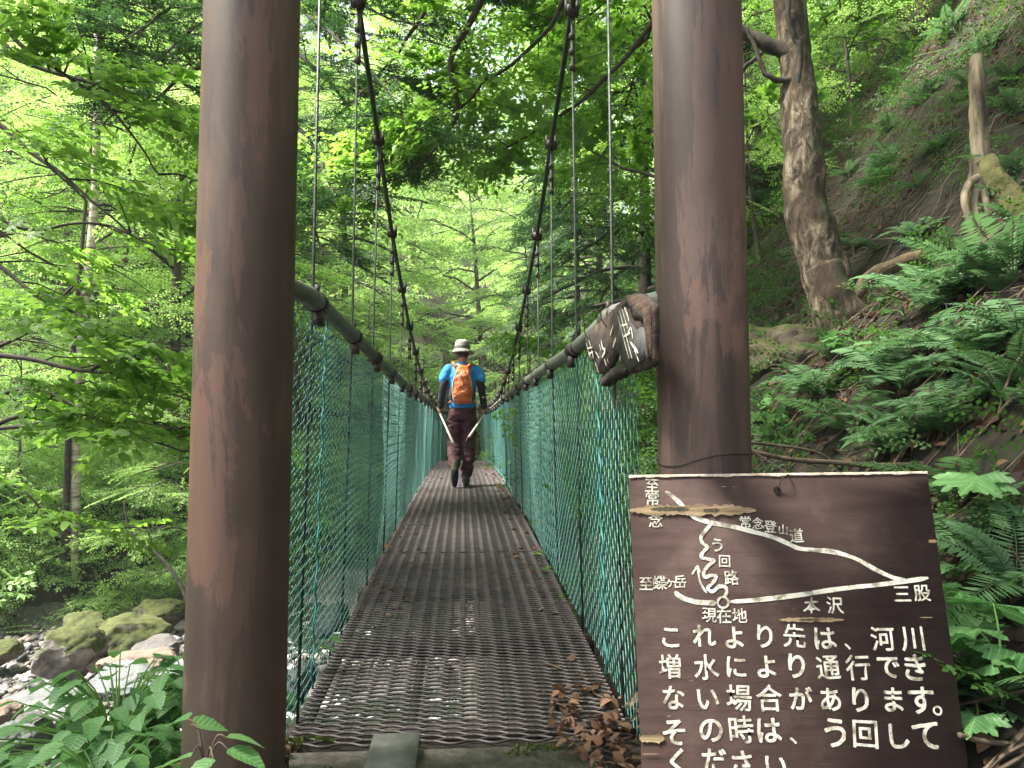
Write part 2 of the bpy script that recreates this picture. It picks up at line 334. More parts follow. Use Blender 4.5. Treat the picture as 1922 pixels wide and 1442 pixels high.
tag(g.build('stream_water', water_mat(), None, True), 'white foaming stream running under the near end of the bridge', 'water', kind='structure')

# near landing: concrete, steel plate, packed earth already in the terrain
g = Geo(); box(g, (-0.17, 1.72, -0.09), (1.16, 1.14, 0.2))
o = g.build('concrete_landing', M['concrete']); tag(o, 'damp grey concrete landing at the foot of the bridge deck', 'landing', kind='structure')
g = Geo(); box(g, (-0.2, 2.16, 0.034), (0.14, 0.36, 0.012)); box(g, (-0.2, 2.34, 0.020), (0.14, 0.012, 0.03))
tag(g.build('steel_plate', M['plate']), 'small grey metal plate lying under the front edge of the grating', 'plate')

# ------------------------------------------------------------------ pylon posts
def post(x, y, r, h, label, name='steel_post', base=-0.4):
    root = empty(name, (x, y, base), label, 'post'); g = Geo()
    lathe(g, [(r, base)] + [(r, base + (h - base) * k / 12) for k in range(1, 12)] + [(r, h)], 64, (x, y, 0)); g.build('pipe', M['rust_dark' if x < 0 else 'rust'], root, False)
    o = root.children[0]
    for pl in o.data.polygons: pl.use_smooth = len(pl.vertices) == 4
    g = Geo(); lathe(g, [(r + 0.03, h), (r + 0.03, h + 0.02), (r * 0.5, h + 0.05)], 40, (x, y, 0)); g.build('cap', M['girder'], root)
    g = Geo(); lathe(g, [(r + 0.09, base), (r + 0.09, base + 0.05), (r + 0.004, base + 0.05), (r + 0.004, base + 0.02)], 40, (x, y, 0)); g.build('base_plate', M['girder'], root)
    return root
post(-0.604, 2.065, 0.13, 3.6, 'thick brown steel post in front of the bridge with leaves at its foot')
post(0.70, 2.13, 0.1325, 3.6, 'thick pinkish brown steel post behind the painted map board')

# ------------------------------------------------------------------ the bridge
def deckz(Y): return 0.36 * (1 - ((np.asarray(Y, float) - 13.5) / 11.3) ** 2)
def interp(tab):
    a = np.array(tab, float); return lambda Y: np.interp(Y, a[:, 0], a[:, 1])
_rl = interp([(1.9, .445), (3.6, .44), (5, .42), (6.2, .41), (9.8, .44), (13.5, .47), (18, .55), (25, .78)])
_rr = interp([(1.9, .405), (3.4, .385), (5, .41), (6.1, .43), (9.8, .45), (13, .465), (18, .55), (25, .78)])
RAIL = {-1: lambda Y: 0.95 + _rl(Y), 1: lambda Y: 0.95 + _rr(Y)}
_cb = interp([(2.1, 2.55), (3.4, 1.97), (4.26, 1.67), (5.03, 1.37), (5.83, 1.17), (6.7, .98), (7.71, .82), (8.62, .69), (10.5, .57), (13, .53), (16, .60), (18.4, .78), (20, 1.02), (21.5, 1.35), (23, 1.8), (25, 2.55)])
def cablez(Y):
    Y = np.asarray(Y, float); return 0.95 + (_cb(Y - 0.35) + 2 * _cb(Y) + _cb(Y + 0.35)) / 4
Y0, Y1 = 2.34, 25.0
bridge = empty('suspension_bridge', (0, 2.3, 0), 'narrow suspension footbridge with grating deck, pipe handrails and green wire mesh sides', 'bridge')
SW, LW = 0.036, 0.130
def panel(ya, yb):
    k = np.arange(int((yb - ya) / (SW / 2))); xs = np.arange(-0.536, 0.5361, LW / 10)
    w = np.clip(1.15 * np.sin(xs / LW * 2 * math.pi), -1, 1) * 0.53          # flattened zigzag
    yy = ya + k[:, None] * SW / 2 + np.where(k[:, None] % 2 == 0, 1, -1) * w[None] * SW / 2 * 1.0
    zz = deckz(yy) + 0.0 * yy; P = np.stack([np.broadcast_to(xs, yy.shape), yy, zz], -1)
    off = np.array([[0, -0.0030, -0.0034], [0, -0.0012, -0.0038], [0, 0.0030, 0.0034], [0, 0.0012, 0.0038]])
    V = P[:, :, None] + off[None, None]; n, m = yy.shape
    a = (np.arange(n)[:, None, None] * m + np.arange(m - 1)[None, :, None]) * 4; j = np.arange(4)[None, None]; jn = (j + 1) % 4
    Q = np.stack([a + j, a + jn, a + 4 + jn, a + 4 + j], -1).reshape(-1, 4)
    return Geo().add(V, Q)
ys_ = [Y0, 5.05, 7.5] + [7.5 + 2.5 * k for k in range(1, 7)] + [Y1]
for a, b in zip(ys_[:-1], ys_[1:]):
    panel(a, b - 0.02).build('deck_panel', M['grate'], bridge)
hang_y = [2.5 + 0.85 * k for k in range(27)]
for y in hang_y:
    g = Geo(); z = float(deckz(y)); box(g, (0, y, z - 0.055), (1.16, 0.05, 0.075)); g.build('cross_beam', M['girder'], bridge)
for s in (-1, 1):
    for xo in (0.55, 0.18):
        g = Geo(); yy = np.linspace(2.05, Y1 + 0.3, 60); tube(g, np.stack([np.full(60, s * xo), yy, deckz(yy) - 0.112], -1), 0.018, 8); g.build('deck_cable', M['cable'], bridge)
    # handrail with clamp bands
    yy = np.concatenate([np.linspace(2.12, 2.5, 14), np.linspace(2.55, Y1, 84)]); wob = 0.006 * np.sin(yy * 2.1 + s)
    hr = tube(Geo(), np.stack([s * (0.5 + wob + (0.11 if s > 0 else 0.07) * np.clip((2.42 - yy) / 0.3, 0, 1) ** 1.4), yy, RAIL[s](yy) + 0.5 * wob], -1), 0.031, 18).build('handrail', M['rail'], bridge, True)
    for y in hang_y:
        g = Geo(); tube(g, [(s * 0.5, y - 0.035 + 0.02, RAIL[s](y)), (s * 0.5, y + 0.05, RAIL[s](y))], 0.0375, 16)
        tube(g, [(s * 0.5, y - 0.11, RAIL[s](y)), (s * 0.5, y - 0.098, RAIL[s](y))], 0.0335, 16)
        box(g, (s * 0.49, y + 0.01, RAIL[s](y) - 0.055), (0.03, 0.05, 0.05)); box(g, (s * 0.5, y + 0.03, RAIL[s](y) + 0.048), (0.012, 0.02, 0.03))
        o = g.build('clamp_band', M['clamp'], hr)
    # main cable
    yy = np.linspace(2.1, Y1, 160); tube(Geo(), np.stack([np.full(160, s * 0.5), yy, cablez(yy)], -1), 0.0135, 10).build('main_cable', M['cable'], bridge, True)
    # hangers with clips
    for k, y in enumerate(hang_y):
        zt, zb = float(cablez(y)), float(deckz(y)) - 0.05; j = 0.006 * math.sin(k * 2.3)
        h = tube(Geo(), [(s * 0.5, y, zt), (s * (0.5 + 0.01) + j, y, RAIL[s](y)), (s * 0.535, y, zb)], 0.0052, 6).build('hanger', M['wire'], bridge)
        g = Geo(); box(g, (s * 0.5, y, zt), (0.055, 0.05, 0.05), 0.3, 0.5)
        for q in (-1, 1): box(g, (s * 0.5 + q * 0.026, y, zt + 0.02), (0.014, 0.02, 0.07))
        zz = zt - 0.05
        for q in range(3):
            zz -= 0.075
            if zz > RAIL[s](y) + 0.05: lathe(g, [(0.005, zz - 0.020), (0.014, zz - 0.012), (0.016, zz), (0.013, zz + 0.012), (0.005, zz + 0.018)], 8, (s * 0.5, y, 0))
        tube(g, [(s * 0.5 + 0.012, y, zt), (s * 0.5 + 0.010, y, zt - 0.3)], 0.005, 5); g.build('cable_clip', M['clamp'], h)
    # chain-link: interlocking zigzag wires
    def wires(ya, yb, pitch, step, r, two):
        yc = np.arange(ya, yb, pitch); K = len(yc); nz = int(1.36 / step); j = np.arange(nz)
        if two: jj = np.arange(0, nz - 0.99, 0.25); par = None
        else: jj = j.astype(float); par = j
        t = np.clip((jj + 0.5) / nz, 0, 1)[None]; sg = np.clip(1.12 * np.sin((jj[None] + np.arange(K)[:, None]) * math.pi), -1, 1) if two else np.where((par[None] + np.arange(K)[:, None]) % 2 == 0, 1, -1)
        zb = deckz(yc)[:, None] + 0.01; zt = RAIL[s](yc)[:, None] - 0.03; z = zb + (zt - zb) * t
        yy = yc[:, None] + sg * pitch * 0.53 + 0.004 * n2(yc[:, None] * 1.0, z, 2.0, 2, 3.0)
        x = s * (0.535 - 0.03 * t + 0.013 * n2(yc[:, None], z, 1.6, 2, 2.0 + s)) + sg * 0.004
        P = np.stack([x, yy, z], -1); a = np.arange(3) * 2.0944 + 0.3
        off = np.stack([np.cos(a) * r, np.sin(a) * r, 0 * a], -1); V = P[:, :, None] + off[None, None]; m = P.shape[1]
        b = (np.arange(K)[:, None, None] * m + np.arange(m - 1)[None, :, None]) * 3; q = np.arange(3)[None, None]; qn = (q + 1) % 3
        return Geo().add(V, np.stack([b + q, b + qn, b + 3 + qn, b + 3 + q], -1).reshape(-1, 4))
    ga = wires(2.16, 8.0, 0.045, 0.036, 0.0022, True); gb = wires(8.02, Y1, 0.05, 0.045, 0.0024, False); tp = gb.tpl(); ga.add(tp[0], tp[1])
    ga.build('chain_link_mesh', M['link'], bridge, True)
    # finer netting behind it, skylight sheen painted into its colour, from the fourth hanger
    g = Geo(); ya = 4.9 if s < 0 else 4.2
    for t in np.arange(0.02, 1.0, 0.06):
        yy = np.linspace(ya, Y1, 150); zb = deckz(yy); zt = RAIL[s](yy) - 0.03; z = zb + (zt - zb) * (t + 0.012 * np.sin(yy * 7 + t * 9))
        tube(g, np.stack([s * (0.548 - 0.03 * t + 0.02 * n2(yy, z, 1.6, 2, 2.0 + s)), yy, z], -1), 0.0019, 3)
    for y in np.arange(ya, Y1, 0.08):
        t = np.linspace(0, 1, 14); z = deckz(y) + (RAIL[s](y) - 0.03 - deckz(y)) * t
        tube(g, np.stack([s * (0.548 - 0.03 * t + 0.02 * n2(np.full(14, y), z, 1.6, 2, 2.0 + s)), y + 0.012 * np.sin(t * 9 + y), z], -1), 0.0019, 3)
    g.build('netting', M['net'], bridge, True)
    # a line of turquoise rope lashing the mesh edges together
    g = Geo(); t = np.linspace(0.02, 0.98, 60); y = (2.68 if s < 0 else 2.75) + 0.02 * np.sin(t * 60); z = deckz(2.7) + (RAIL[s](2.7) - deckz(2.7)) * t
    tube(g, np.stack([s * (0.532 - 0.03 * t) - s * 0.006, y, z], -1), 0.0035, 6); g.build('lashing_rope', M['rope'], bridge)

# far portal
root = empty('far_gateway', (0, 25.2, -0.3), 'brown steel gateway of two posts and a beam at the far end of the bridge', 'gateway')
for s in (-1, 1):
    g = Geo(); lathe(g, [(0.13, -0.6), (0.13, 3.75)], 24, (s * 0.62, 25.2, 0)); g.build('pipe', M['rust'], root, False)
g = Geo(); tube(g, [(-0.5, 25.2, 3.55), (0.5, 25.2, 3.55)], 0.09, 16); g.build('beam', M['rust'], root)

# ------------------------------------------------------------------ painted map board leaning on the right post
KB = 0.78 / 0.396646
B0 = EYE + ray(1180, 893) * KB; B1 = EYE + ray(1740, 886) * KB * 0.98741; B2 = EYE + ray(1203, 1442) * KB * 0.9151
BX = (B1 - B0) / np.linalg.norm(B1 - B0); BY = B2 - B0; BY -= BX * (BY @ BX); BY /= np.linalg.norm(BY); BN = -np.cross(BX, BY); BN = BN if BN[1] < 0 else -BN
BW, BH = 0.78, (B0[2] + 0.01) / -BY[2]
def onboard(u, v):
    d = ray(u, v); t = ((B0 - EYE) @ BN) / (d @ BN); q = EYE + d * t - B0; return np.array([q @ BX, q @ BY])
def zb_(x, y): return onboard(1160 + x * 700 / 1734, 860 + y * 582 / 1442)
def bpt(ab, h): ab = np.atleast_2d(ab); return B0 + ab[:, :1] * BX + ab[:, 1:2] * BY + h * BN
board = empty('map_board', B0 + BX * BW / 2 + BY * BH, 'dark brown painted trail board with hand lettered map and warning leaning on the right post', 'sign')
def outline(n, jit):
    t = np.linspace(0, 1, n, endpoint=False); z = np.zeros(n)
    P = np.concatenate([np.stack([t * BW, z], 1), np.stack([z + BW, t * BH], 1), np.stack([BW * (1 - t), z + BH], 1), np.stack([z, BH * (1 - t)], 1)])
    j = np.abs(n2(P[:, 0] * 40, P[:, 1] * 40, 1.0, 3)) * jit; c = np.array([BW / 2, BH / 2]); return P + np.clip(c - P, -1, 1) * j[:, None] * 2
O = outline(60, 0.002); n = len(O); g = Geo(); i = np.arange(n)
def mat_board():
    m, nt, b = nodes('dark_brown_board_paint'); ax = coords(nt, (0.35, 1, 3.2)); v3 = coords(nt)
    c = ramp(nt, noise(nt, ax, 14, 6), [(0.30, (0.036, 0.021, 0.018)), (0.70, (0.058, 0.035, 0.030))])
    f = noise(nt, v3, 5, 6, 0.7); c = mix(nt, ramp(nt, f, [(0.5, (0, 0, 0)), (0.7, (0.5, 0.5, 0.5))]), c, (0.10, 0.070, 0.058)); cr = noise(nt, coords(nt, (0.12, 1, 14)), 18, 6, 0.7); c = mix(nt, ramp(nt, cr, [(0.62, (0, 0, 0)), (0.67, (0.7, 0.7, 0.7))]), c, (0.02, 0.012, 0.010))
    sp_ = noise(nt, coords(nt, (0.4, 1, 1.6)), 55, 3, 0.7); c = mix(nt, ramp(nt, sp_, [(0.735, (0, 0, 0)), (0.76, (0.8, 0.8, 0.8))]), c, (0.26, 0.18, 0.11))
    nt.links.new(c, b.inputs['Base Color']); b.inputs['Roughness'].default_value = 0.85; b.inputs['Specular IOR Level'].default_value = 0.25; bump(nt, b, noise(nt, ax, 60, 5), 0.25, 0.002); return m
g.add(np.concatenate([bpt(O, 0), bpt(O, -0.014)]), [i[None], (n + i)[::-1][None], np.stack([i, n + i, n + (i + 1) % n, (i + 1) % n], 1)])
g.build('panel', mat_board(), board)
M['paint'] = mat('worn_white_lettering_paint', (0.22, 0.19, 0.13), (0.72, 0.69, 0.57), 38, 0.8, 0.5, 0.001, lo=0.36, hi=0.52)
M['bare'] = mat('bare_weathered_plywood', (0.16, 0.11, 0.055), (0.46, 0.34, 0.20), 16, 0.9, 0.5, 0.003, (0.3, 1, 4))
chars = [('至', 158, 128, 62), ('常', 160, 186, 66), ('念', 175, 290, 64), ('常', 592, 297, 54), ('念', 650, 303, 54), ('登', 708, 318, 58), ('山', 767, 333, 46), ('道', 829, 360, 64),
         ('う', 462, 405, 58), ('回', 495, 480, 54), ('路', 527, 556, 66), ('至', 130, 584, 60), ('蝶', 193, 580, 64), ('ヶ', 243, 582, 38), ('岳', 287, 575, 58),
         ('現', 424, 730, 66), ('在', 492, 733, 66), ('地', 565, 732, 66), ('沢', 1008, 684, 76), ('三', 1320, 632, 76), ('股', 1413, 628, 76),
         ('こ', 245, 835, 82), ('れ', 400, 826, 102), ('よ', 540, 834, 92), ('り', 682, 828, 98), ('先', 820, 826, 104), ('は', 962, 838, 96), ('、', 1067, 876, 28), ('河', 1230, 840, 108), ('川', 1368, 840, 106),
         ('増', 240, 968, 104), ('水', 410, 972, 112), ('に', 550, 972, 88), ('よ', 690, 970, 94), ('り', 830, 966, 104), ('通', 976, 974, 108), ('行', 1115, 974, 112), ('で', 1256, 972, 100), ('き', 1380, 974, 112),
         ('な', 257, 1114, 98), ('い', 418, 1120, 92), ('場', 562, 1115, 114), ('合', 703, 1116, 116), ('が', 850, 1116, 102), ('あ', 988, 1122, 96), ('り', 1126, 1124, 104), ('ま', 1280, 1124, 102), ('す', 1410, 1126, 116), ('。', 1485, 1174, 42),
         ('そ', 260, 1276, 106), ('の', 432, 1266, 104), ('時', 573, 1262, 116), ('は', 703, 1266, 106), ('、', 815, 1314, 30), ('う', 1010, 1278, 122), ('回', 1150, 1284, 118), ('し', 1306, 1292, 106), ('て', 1432, 1292, 118),
         ('く', 276, 1412, 112), ('だ', 447, 1408, 108), ('さ', 577, 1420, 104), ('い', 735, 1436, 96), ('。', 860, 1480, 42)]
tmp = []
for k, (ch, zx, zy, sz) in enumerate(chars):
    cu = bpy.data.curves.new('glyph', 'FONT'); cu.body = ch; cu.size = 1.0; cu.resolution_u = 4
    o = bpy.data.objects.new('glyph', cu); C.objects.link(o); tmp.append(o)
bpy.context.view_layer.update(); dg = bpy.context.evaluated_depsgraph_get()
g = Geo(); rj = random.Random(3)
for o, (ch, zx, zy, sz) in zip(tmp, chars):
    e = o.evaluated_get(dg); me = e.to_mesh(); V = np.array([v.co[:] for v in me.vertices]); 
    if len(V):
        lo, hi = V.min(0), V.max(0); V = (V - (lo + hi) / 2) / max((hi - lo)[:2])
        V[:, :2] += 0.018 * np.stack([vnoise(V * 5 + zx), vnoise(V * 5 + zy + 40)], 1); a = rj.uniform(-0.06, 0.06) - 0.02
        X, Yy = V[:, 0] * math.cos(a) - V[:, 1] * math.sin(a), -(V[:, 0] * math.sin(a) + V[:, 1] * math.cos(a))
        c0 = zb_(zx, zy); ex = zb_(zx + 50, zy) - zb_(zx - 50, zy); sc = np.linalg.norm(ex) / 100 * sz
        tr = [p.vertices[:] for p in me.polygons]; kana = ch in 'これよりは、にできないがあます。その うしてくださヶ'; rr = (.026 if kana else .015) * sc
        by = {}
        for p in tr: by.setdefault(len(p), []).append(p)
        for q_, (dx, dy) in enumerate([(0, 0), (1, 0), (-1, 0), (0, 1), (0, -1), (.7, .7), (-.7, -.7)]): g.add(bpt(c0 + np.stack([X, Yy], 1) * sc + rr * np.array([dx, dy]), 0.0005 + 0.00009 * q_), [np.array(q) for q in by.values()])
    e.to_mesh_clear()
for o in tmp:
    cu = o.data; bpy.data.objects.remove(o); bpy.data.curves.remove(cu)
g.build('lettering', M['paint'], board)
g = Geo()
def stroke(pts, w, h, fn=zb_, pfn=bpt, taper=True, geo=None, unit=None):
    P = smooth_path([fn(*p) for p in pts], max(8, len(pts) * 5)); T = np.gradient(P, axis=0); T /= np.linalg.norm(T, axis=1)[:, None] + 1e-9
    Nn = np.stack([-T[:, 1], T[:, 0]], 1); m = len(P); sc = np.linalg.norm(fn(pts[0][0] + 50, pts[0][1]) - fn(pts[0][0] - 50, pts[0][1])) / 100 if unit is None else unit
    ww = w * sc / 2 * (1 + 0.16 * n2(np.arange(m), pts[0][0], 0.35, 2)); ww = ww * (np.clip(np.minimum(np.arange(m), m - 1 - np.arange(m)) / 1.5, 0.45, 1) if taper else 1)
    L = pfn(P + Nn * ww[:, None], h); Rr = pfn(P - Nn * ww[:, None], h); k = np.arange(m - 1)
    (geo or g).add(np.concatenate([L, Rr]), np.stack([k, k + m, k + m + 1, k + 1], 1))
stroke([(220, 155), (262, 185), (300, 222), (330, 250), (362, 278), (440, 302), (520, 316), (600, 335), (720, 368), (790, 398), (840, 420), (920, 428), (1010, 438), (1110, 470), (1200, 520), (1290, 560), (1345, 572)], 20, 0.0007)
stroke([(262, 622), (300, 650), (360, 668), (420, 673), (456, 674)], 22, 0.0007); stroke([(516, 668), (640, 660), (830, 638), (980, 615), (1100, 600), (1200, 590), (1330, 574), (1442, 557)], 20, 0.0009)
stroke([(437, 303), (400, 345), (385, 372), (395, 398), (416, 414), (397, 434), (386, 460), (418, 470), (446, 476), (420, 500), (398, 530), (404, 554), (430, 546), (456, 550), (440, 580), (416, 606), (440, 620), (470, 597), (500, 602), (505, 625), (492, 645)], 15, 0.0011)
stroke([(412, 628), (382, 576), (369, 504)], 9, 0.0007); stroke([(343, 542), (369, 500)], 9, 0.0009); stroke([(382, 532), (368, 498)], 9, 0.0011)
stroke([(488 + 25 * math.cos(a), 671 + 25 * math.sin(a)) for a in np.linspace(0, 2 * math.pi, 17)], 10, 0.0013, taper=False)
for k, (a, w) in enumerate([([(866, 672), (932, 668)], 9), ([(899, 645), (899, 722)], 10), ([(897, 672), (884, 695), (862, 712)], 9), ([(901, 672), (914, 694), (938, 710)], 10), ([(884, 704), (915, 702)], 8)]): stroke(a, w, 0.0006 + 0.00012 * k)
g.build('trail_map', M['paint'], board)
def patch(geo, P, h, pfn=bpt): geo.add(pfn(np.array(P), h), np.arange(len(P))[None])
def ragged(x0, x1, y0, y1, n=34, seed=0, fn=zb_):
    t = np.linspace(0, 1, n); r = np.random.default_rng(seed); w = np.minimum(1, 5 * np.minimum(t + 0.04, 1.04 - t)) * r.uniform(0.55, 1.0, n); ym = (y0 + y1) / 2; hh = (y1 - y0) / 2
    return np.array([fn(x0 + (x1 - x0) * a, ym - hh * b) for a, b in zip(t, w)] + [fn(x0 + (x1 - x0) * a, ym + hh * b) for a, b in zip(t[::-1], w[::-1] * r.uniform(0.7, 1.0, n))])
g = Geo(); patch(g, ragged(52, 640, 212, 276, 44, 1), 0.0030); patch(g, ragged(748, 1048, 738, 766, 34, 2), 0.0030); patch(g, ragged(98, 215, 1278, 1330, 20, 3), 0.003); patch(g, ragged(1440, 1478, 378, 398, 12, 4), 0.003)
patch(g, ragged(1400, 1462, 738, 744, 12, 6), 0.003); patch(g, ragged(478, 503, 130, 137, 8, 8), 0.003); patch(g, ragged(110, 190, 1370, 1380, 12, 10), 0.003)
g.build('bare_wood_patch', M['bare'], board)
g = Geo(); patch(g, ragged(150, 330, 226, 250, 22, 11), 0.0038); patch(g, ragged(395, 470, 232, 256, 12, 12), 0.0038); patch(g, ragged(840, 940, 745, 757, 12, 13), 0.0038)
g.build('rot_stain', mat('grey_rot', (0.03, 0.028, 0.018), (0.10, 0.085, 0.045), 30, 0.9), board)
g = Geo(); t = np.linspace(0, 1, 80); top = 0.004 + 0.003 * np.abs(n2(t * 30, 0 * t, 1.0)); k = np.arange(79)
A = bpt(np.stack([t * BW, -0.0015 + 0 * t], 1), 0.0022); Bv = bpt(np.stack([t * BW, top], 1), 0.0022); D_ = bpt(np.stack([t * BW, -0.0015 + 0 * t], 1), -0.0165)
g.add(np.concatenate([A, Bv, D_]), np.concatenate([np.stack([k, k + 80, k + 81, k + 1], 1), np.stack([k + 160, k, k + 1, k + 161], 1)])); g.build('bare_top_edge', mat('pale_cut_edge', (0.25, 0.2, 0.14), (0.62, 0.55, 0.44), 40, 0.9), board)
hc = zb_(738, 150); g = Geo(); a = np.linspace(0, 2 * math.pi, 20, endpoint=False); patch(g, hc + 0.010 * np.stack([np.cos(a), np.sin(a)], 1), 0.0030); g.build('hanging_hole', mat('dark_hole', (0.012, 0.008, 0.006), (0.03, 0.02, 0.014), 20, 1.0), board)
g = Geo(); q = bpt(zb_(742, 148), 0.004)[0]; tube(g, smooth_path([q, q + np.array([0.01, -0.004, 0.03]), bpt(zb_(785, 80), 0.006)[0], bpt(zb_(790, 60), -0.02)[0], np.array([0.80, 2.0, 0.90])], 18), 0.0016, 5); g.build('tie_wire', M['clamp'], board)
g = Geo(); a = np.linspace(0, 2 * math.pi, 50); tube(g, np.stack([0.70 + 0.1355 * np.cos(a), 2.13 + 0.1355 * np.sin(a), 0.885 + 0.02 * np.cos(a) + 0.008 * np.sin(3 * a)], -1), 0.0016, 5)
tag(g.build('tie_wire', M['clamp']), 'thin rusty wire looped round the right post above the map board', 'wire')

# ------------------------------------------------------------------ rotten name plank hung on the right handrail
XR = 0.456
def zr(x, y):
    d = ray(1080 + x / 6.556, 520 + y / 6.556); P = EYE + d * (XR / d[0]); return np.array([P[1], P[2]])
def rpt(ab, h): ab = np.atleast_2d(ab); return np.stack([np.full(len(ab), XR - h), ab[:, 0], ab[:, 1]], 1)
def slab(geo, pix, h0, h1, jit=0.005):
    P = np.array([zr(*p) for p in pix]); Q = []
    for a, b in zip(P, np.roll(P, -1, 0)):
        for t in np.linspace(0, 1, 7, endpoint=False): Q.append(a + (b - a) * t)
    Q = np.array(Q); Q = Q + jit * np.stack([n2(Q[:, 0], Q[:, 1], 45, 3), n2(Q[:, 0], Q[:, 1], 45, 3, 7)], 1); n = len(Q); i = np.arange(n)
    V = np.concatenate([rpt(Q, h0), rpt(Q, h1)]); geo.add(V, [i[None], (n + i)[::-1][None], np.stack([i, n + i, n + (i + 1) % n, (i + 1) % n], 1)])
main = [(130, 715), (300, 570), (430, 450), (590, 285), (700, 212), (800, 225), (900, 285), (966, 330), (966, 1050), (900, 1112), (800, 1142), (680, 1180), (640, 1120), (600, 1060), (560, 960), (510, 945), (470, 1040), (400, 1130), (330, 1200), (262, 1180), (235, 1060), (185, 1010), (150, 860)]
M['rot'] = mat('rotten_brown_wood', (0.018, 0.012, 0.009), (0.075, 0.05, 0.037), 26, 0.95, 0.7, 0.006, (1, 0.5, 1.2), lo=0.36, hi=0.64)
root = empty('rotten_plank_sign', tuple(rpt(zr(560, 700), 0)[0]), 'broken rotten wooden plank with remnants of white characters hung on the right handrail', 'sign')
g = Geo(); slab(g, main, 0.004, -0.014); g.build('plank', M['rot'], root)
g = Geo(); slab(g, [(590, 300), (700, 225), (800, 238), (960, 340), (960, 1000), (905, 1000), (890, 700), (870, 560), (740, 520), (700, 400), (650, 360), (600, 380)], 0.0068, 0.0042, 0.004); g.build('crumbling_edge', mat('red_rot_wood', (0.02, 0.012, 0.009), (0.10, 0.058, 0.040), 34, 1.0, 0.9, 0.008, (1, 0.4, 1.5)), root)
g = Geo(); slab(g, [(400, 1125), (520, 1112), (600, 1062), (650, 1140), (470, 1262), (330, 1332), (258, 1275), (340, 1190)], -0.002, -0.03); g.build('broken_splinter', mat('black_rot', (0.008, 0.006, 0.005), (0.025, 0.018, 0.014), 20, 1.0), root)
g = Geo(); slab(g, [(560, 420), (640, 400), (720, 560), (770, 640), (870, 620), (900, 760), (910, 960), (800, 1090), (690, 1140), (640, 1040), (560, 930), (530, 900), (560, 700)], 0.0075, 0.0042, 0.003); g.build('grey_paint_layer', mat('grey_black_board_paint', (0.03, 0.03, 0.032), (0.07, 0.065, 0.065), 12, 0.7), root)
g = Geo()
for pts, w in [([(562, 480), (705, 1005)], 22), ([(590, 420), (745, 1000)], 24), ([(615, 390), (690, 640)], 22), ([(645, 370), (690, 480), (705, 545)], 32), ([(690, 700), (730, 630), (755, 760)], 28), ([(715, 795), (820, 935)], 36), ([(765, 880), (828, 1040)], 16), ([(600, 600), (690, 580)], 26), ([(640, 730), (720, 690)], 28), ([(500, 600), (462, 720)], 30), ([(545, 750), (503, 868)], 34), ([(350, 760), (372, 870), (405, 905), (365, 990)], 32), ([(330, 830), (352, 905)], 16), ([(200, 770), (262, 1005)], 18), ([(165, 810), (218, 1000)], 16), ([(280, 910), (332, 1000)], 18), ([(390, 1000), (420, 1095)], 16), ([(432, 1000), (446, 1060)], 13), ([(275, 1050), (320, 1180)], 15), ([(185, 880), (245, 865)], 14), ([(195, 945), (255, 920)], 14), ([(600, 960), (590, 1030)], 24)]:
    stroke(pts, w, 0.0095 + 0.0004 * (w % 5), zr, rpt, geo=g, unit=0.00024)
g.build('white_brush_strokes', M['paint'], root)
for y in (2.30, 2.62):
    a = np.linspace(0, 2 * math.pi, 30); tube(Geo(), np.stack([0.485 + 0.055 * np.cos(a), y + 0.01 * np.sin(2 * a), RAIL[1](y) - 0.01 + 0.062 * np.sin(a)], -1), 0.0018, 5).build('hanging_wire', M['clamp'], root)

# ------------------------------------------------------------------ hiker
PX, PY = -0.025, 9.2; PZ = float(deckz(PY)) + 0.006
def ring_tube(geo, rings, sides=20):
    """rings: (x, y, z, rx, ry) from bottom to top"""
    a = np.arange(sides) * 2 * math.pi / sides; V = np.array([[(x + rx * math.cos(t), y + ry * math.sin(t), z) for t in a] for x, y, z, rx, ry in rings]); n = len(rings)
    i = np.arange(n - 1)[:, None] * sides; j = np.arange(sides)[None]; k = (j + 1) % sides
    geo.add(V, [np.stack([i + j, i + k, i + sides + k, i + sides + j], -1).reshape(-1, 4), np.array([np.arange(sides)[::-1], (n - 1) * sides + np.arange(sides)])]); return geo
def limb(geo, pts, rad, n=None):
    P = np.array(pts, float); r = np.array(rad, float); m = n or len(P) * 4
    Q = smooth_path(P, m); rr = np.interp(np.linspace(0, len(r) - 1, m), np.arange(len(r)), r); d0 = Q[1] - Q[0]; d1 = Q[-1] - Q[-2]; d0 /= np.linalg.norm(d0); d1 /= np.linalg.norm(d1)
    Q = np.concatenate([[Q[0] - d0 * rr[0] * 0.9, Q[0] - d0 * rr[0] * 0.6], Q, [Q[-1] + d1 * rr[-1] * 0.6, Q[-1] + d1 * rr[-1] * 0.9]]); rr = np.concatenate([[rr[0] * 0.3, rr[0] * 0.8], rr, [rr[-1] * 0.8, rr[-1] * 0.3]])
    tube(geo, Q, rr, 14); return geo
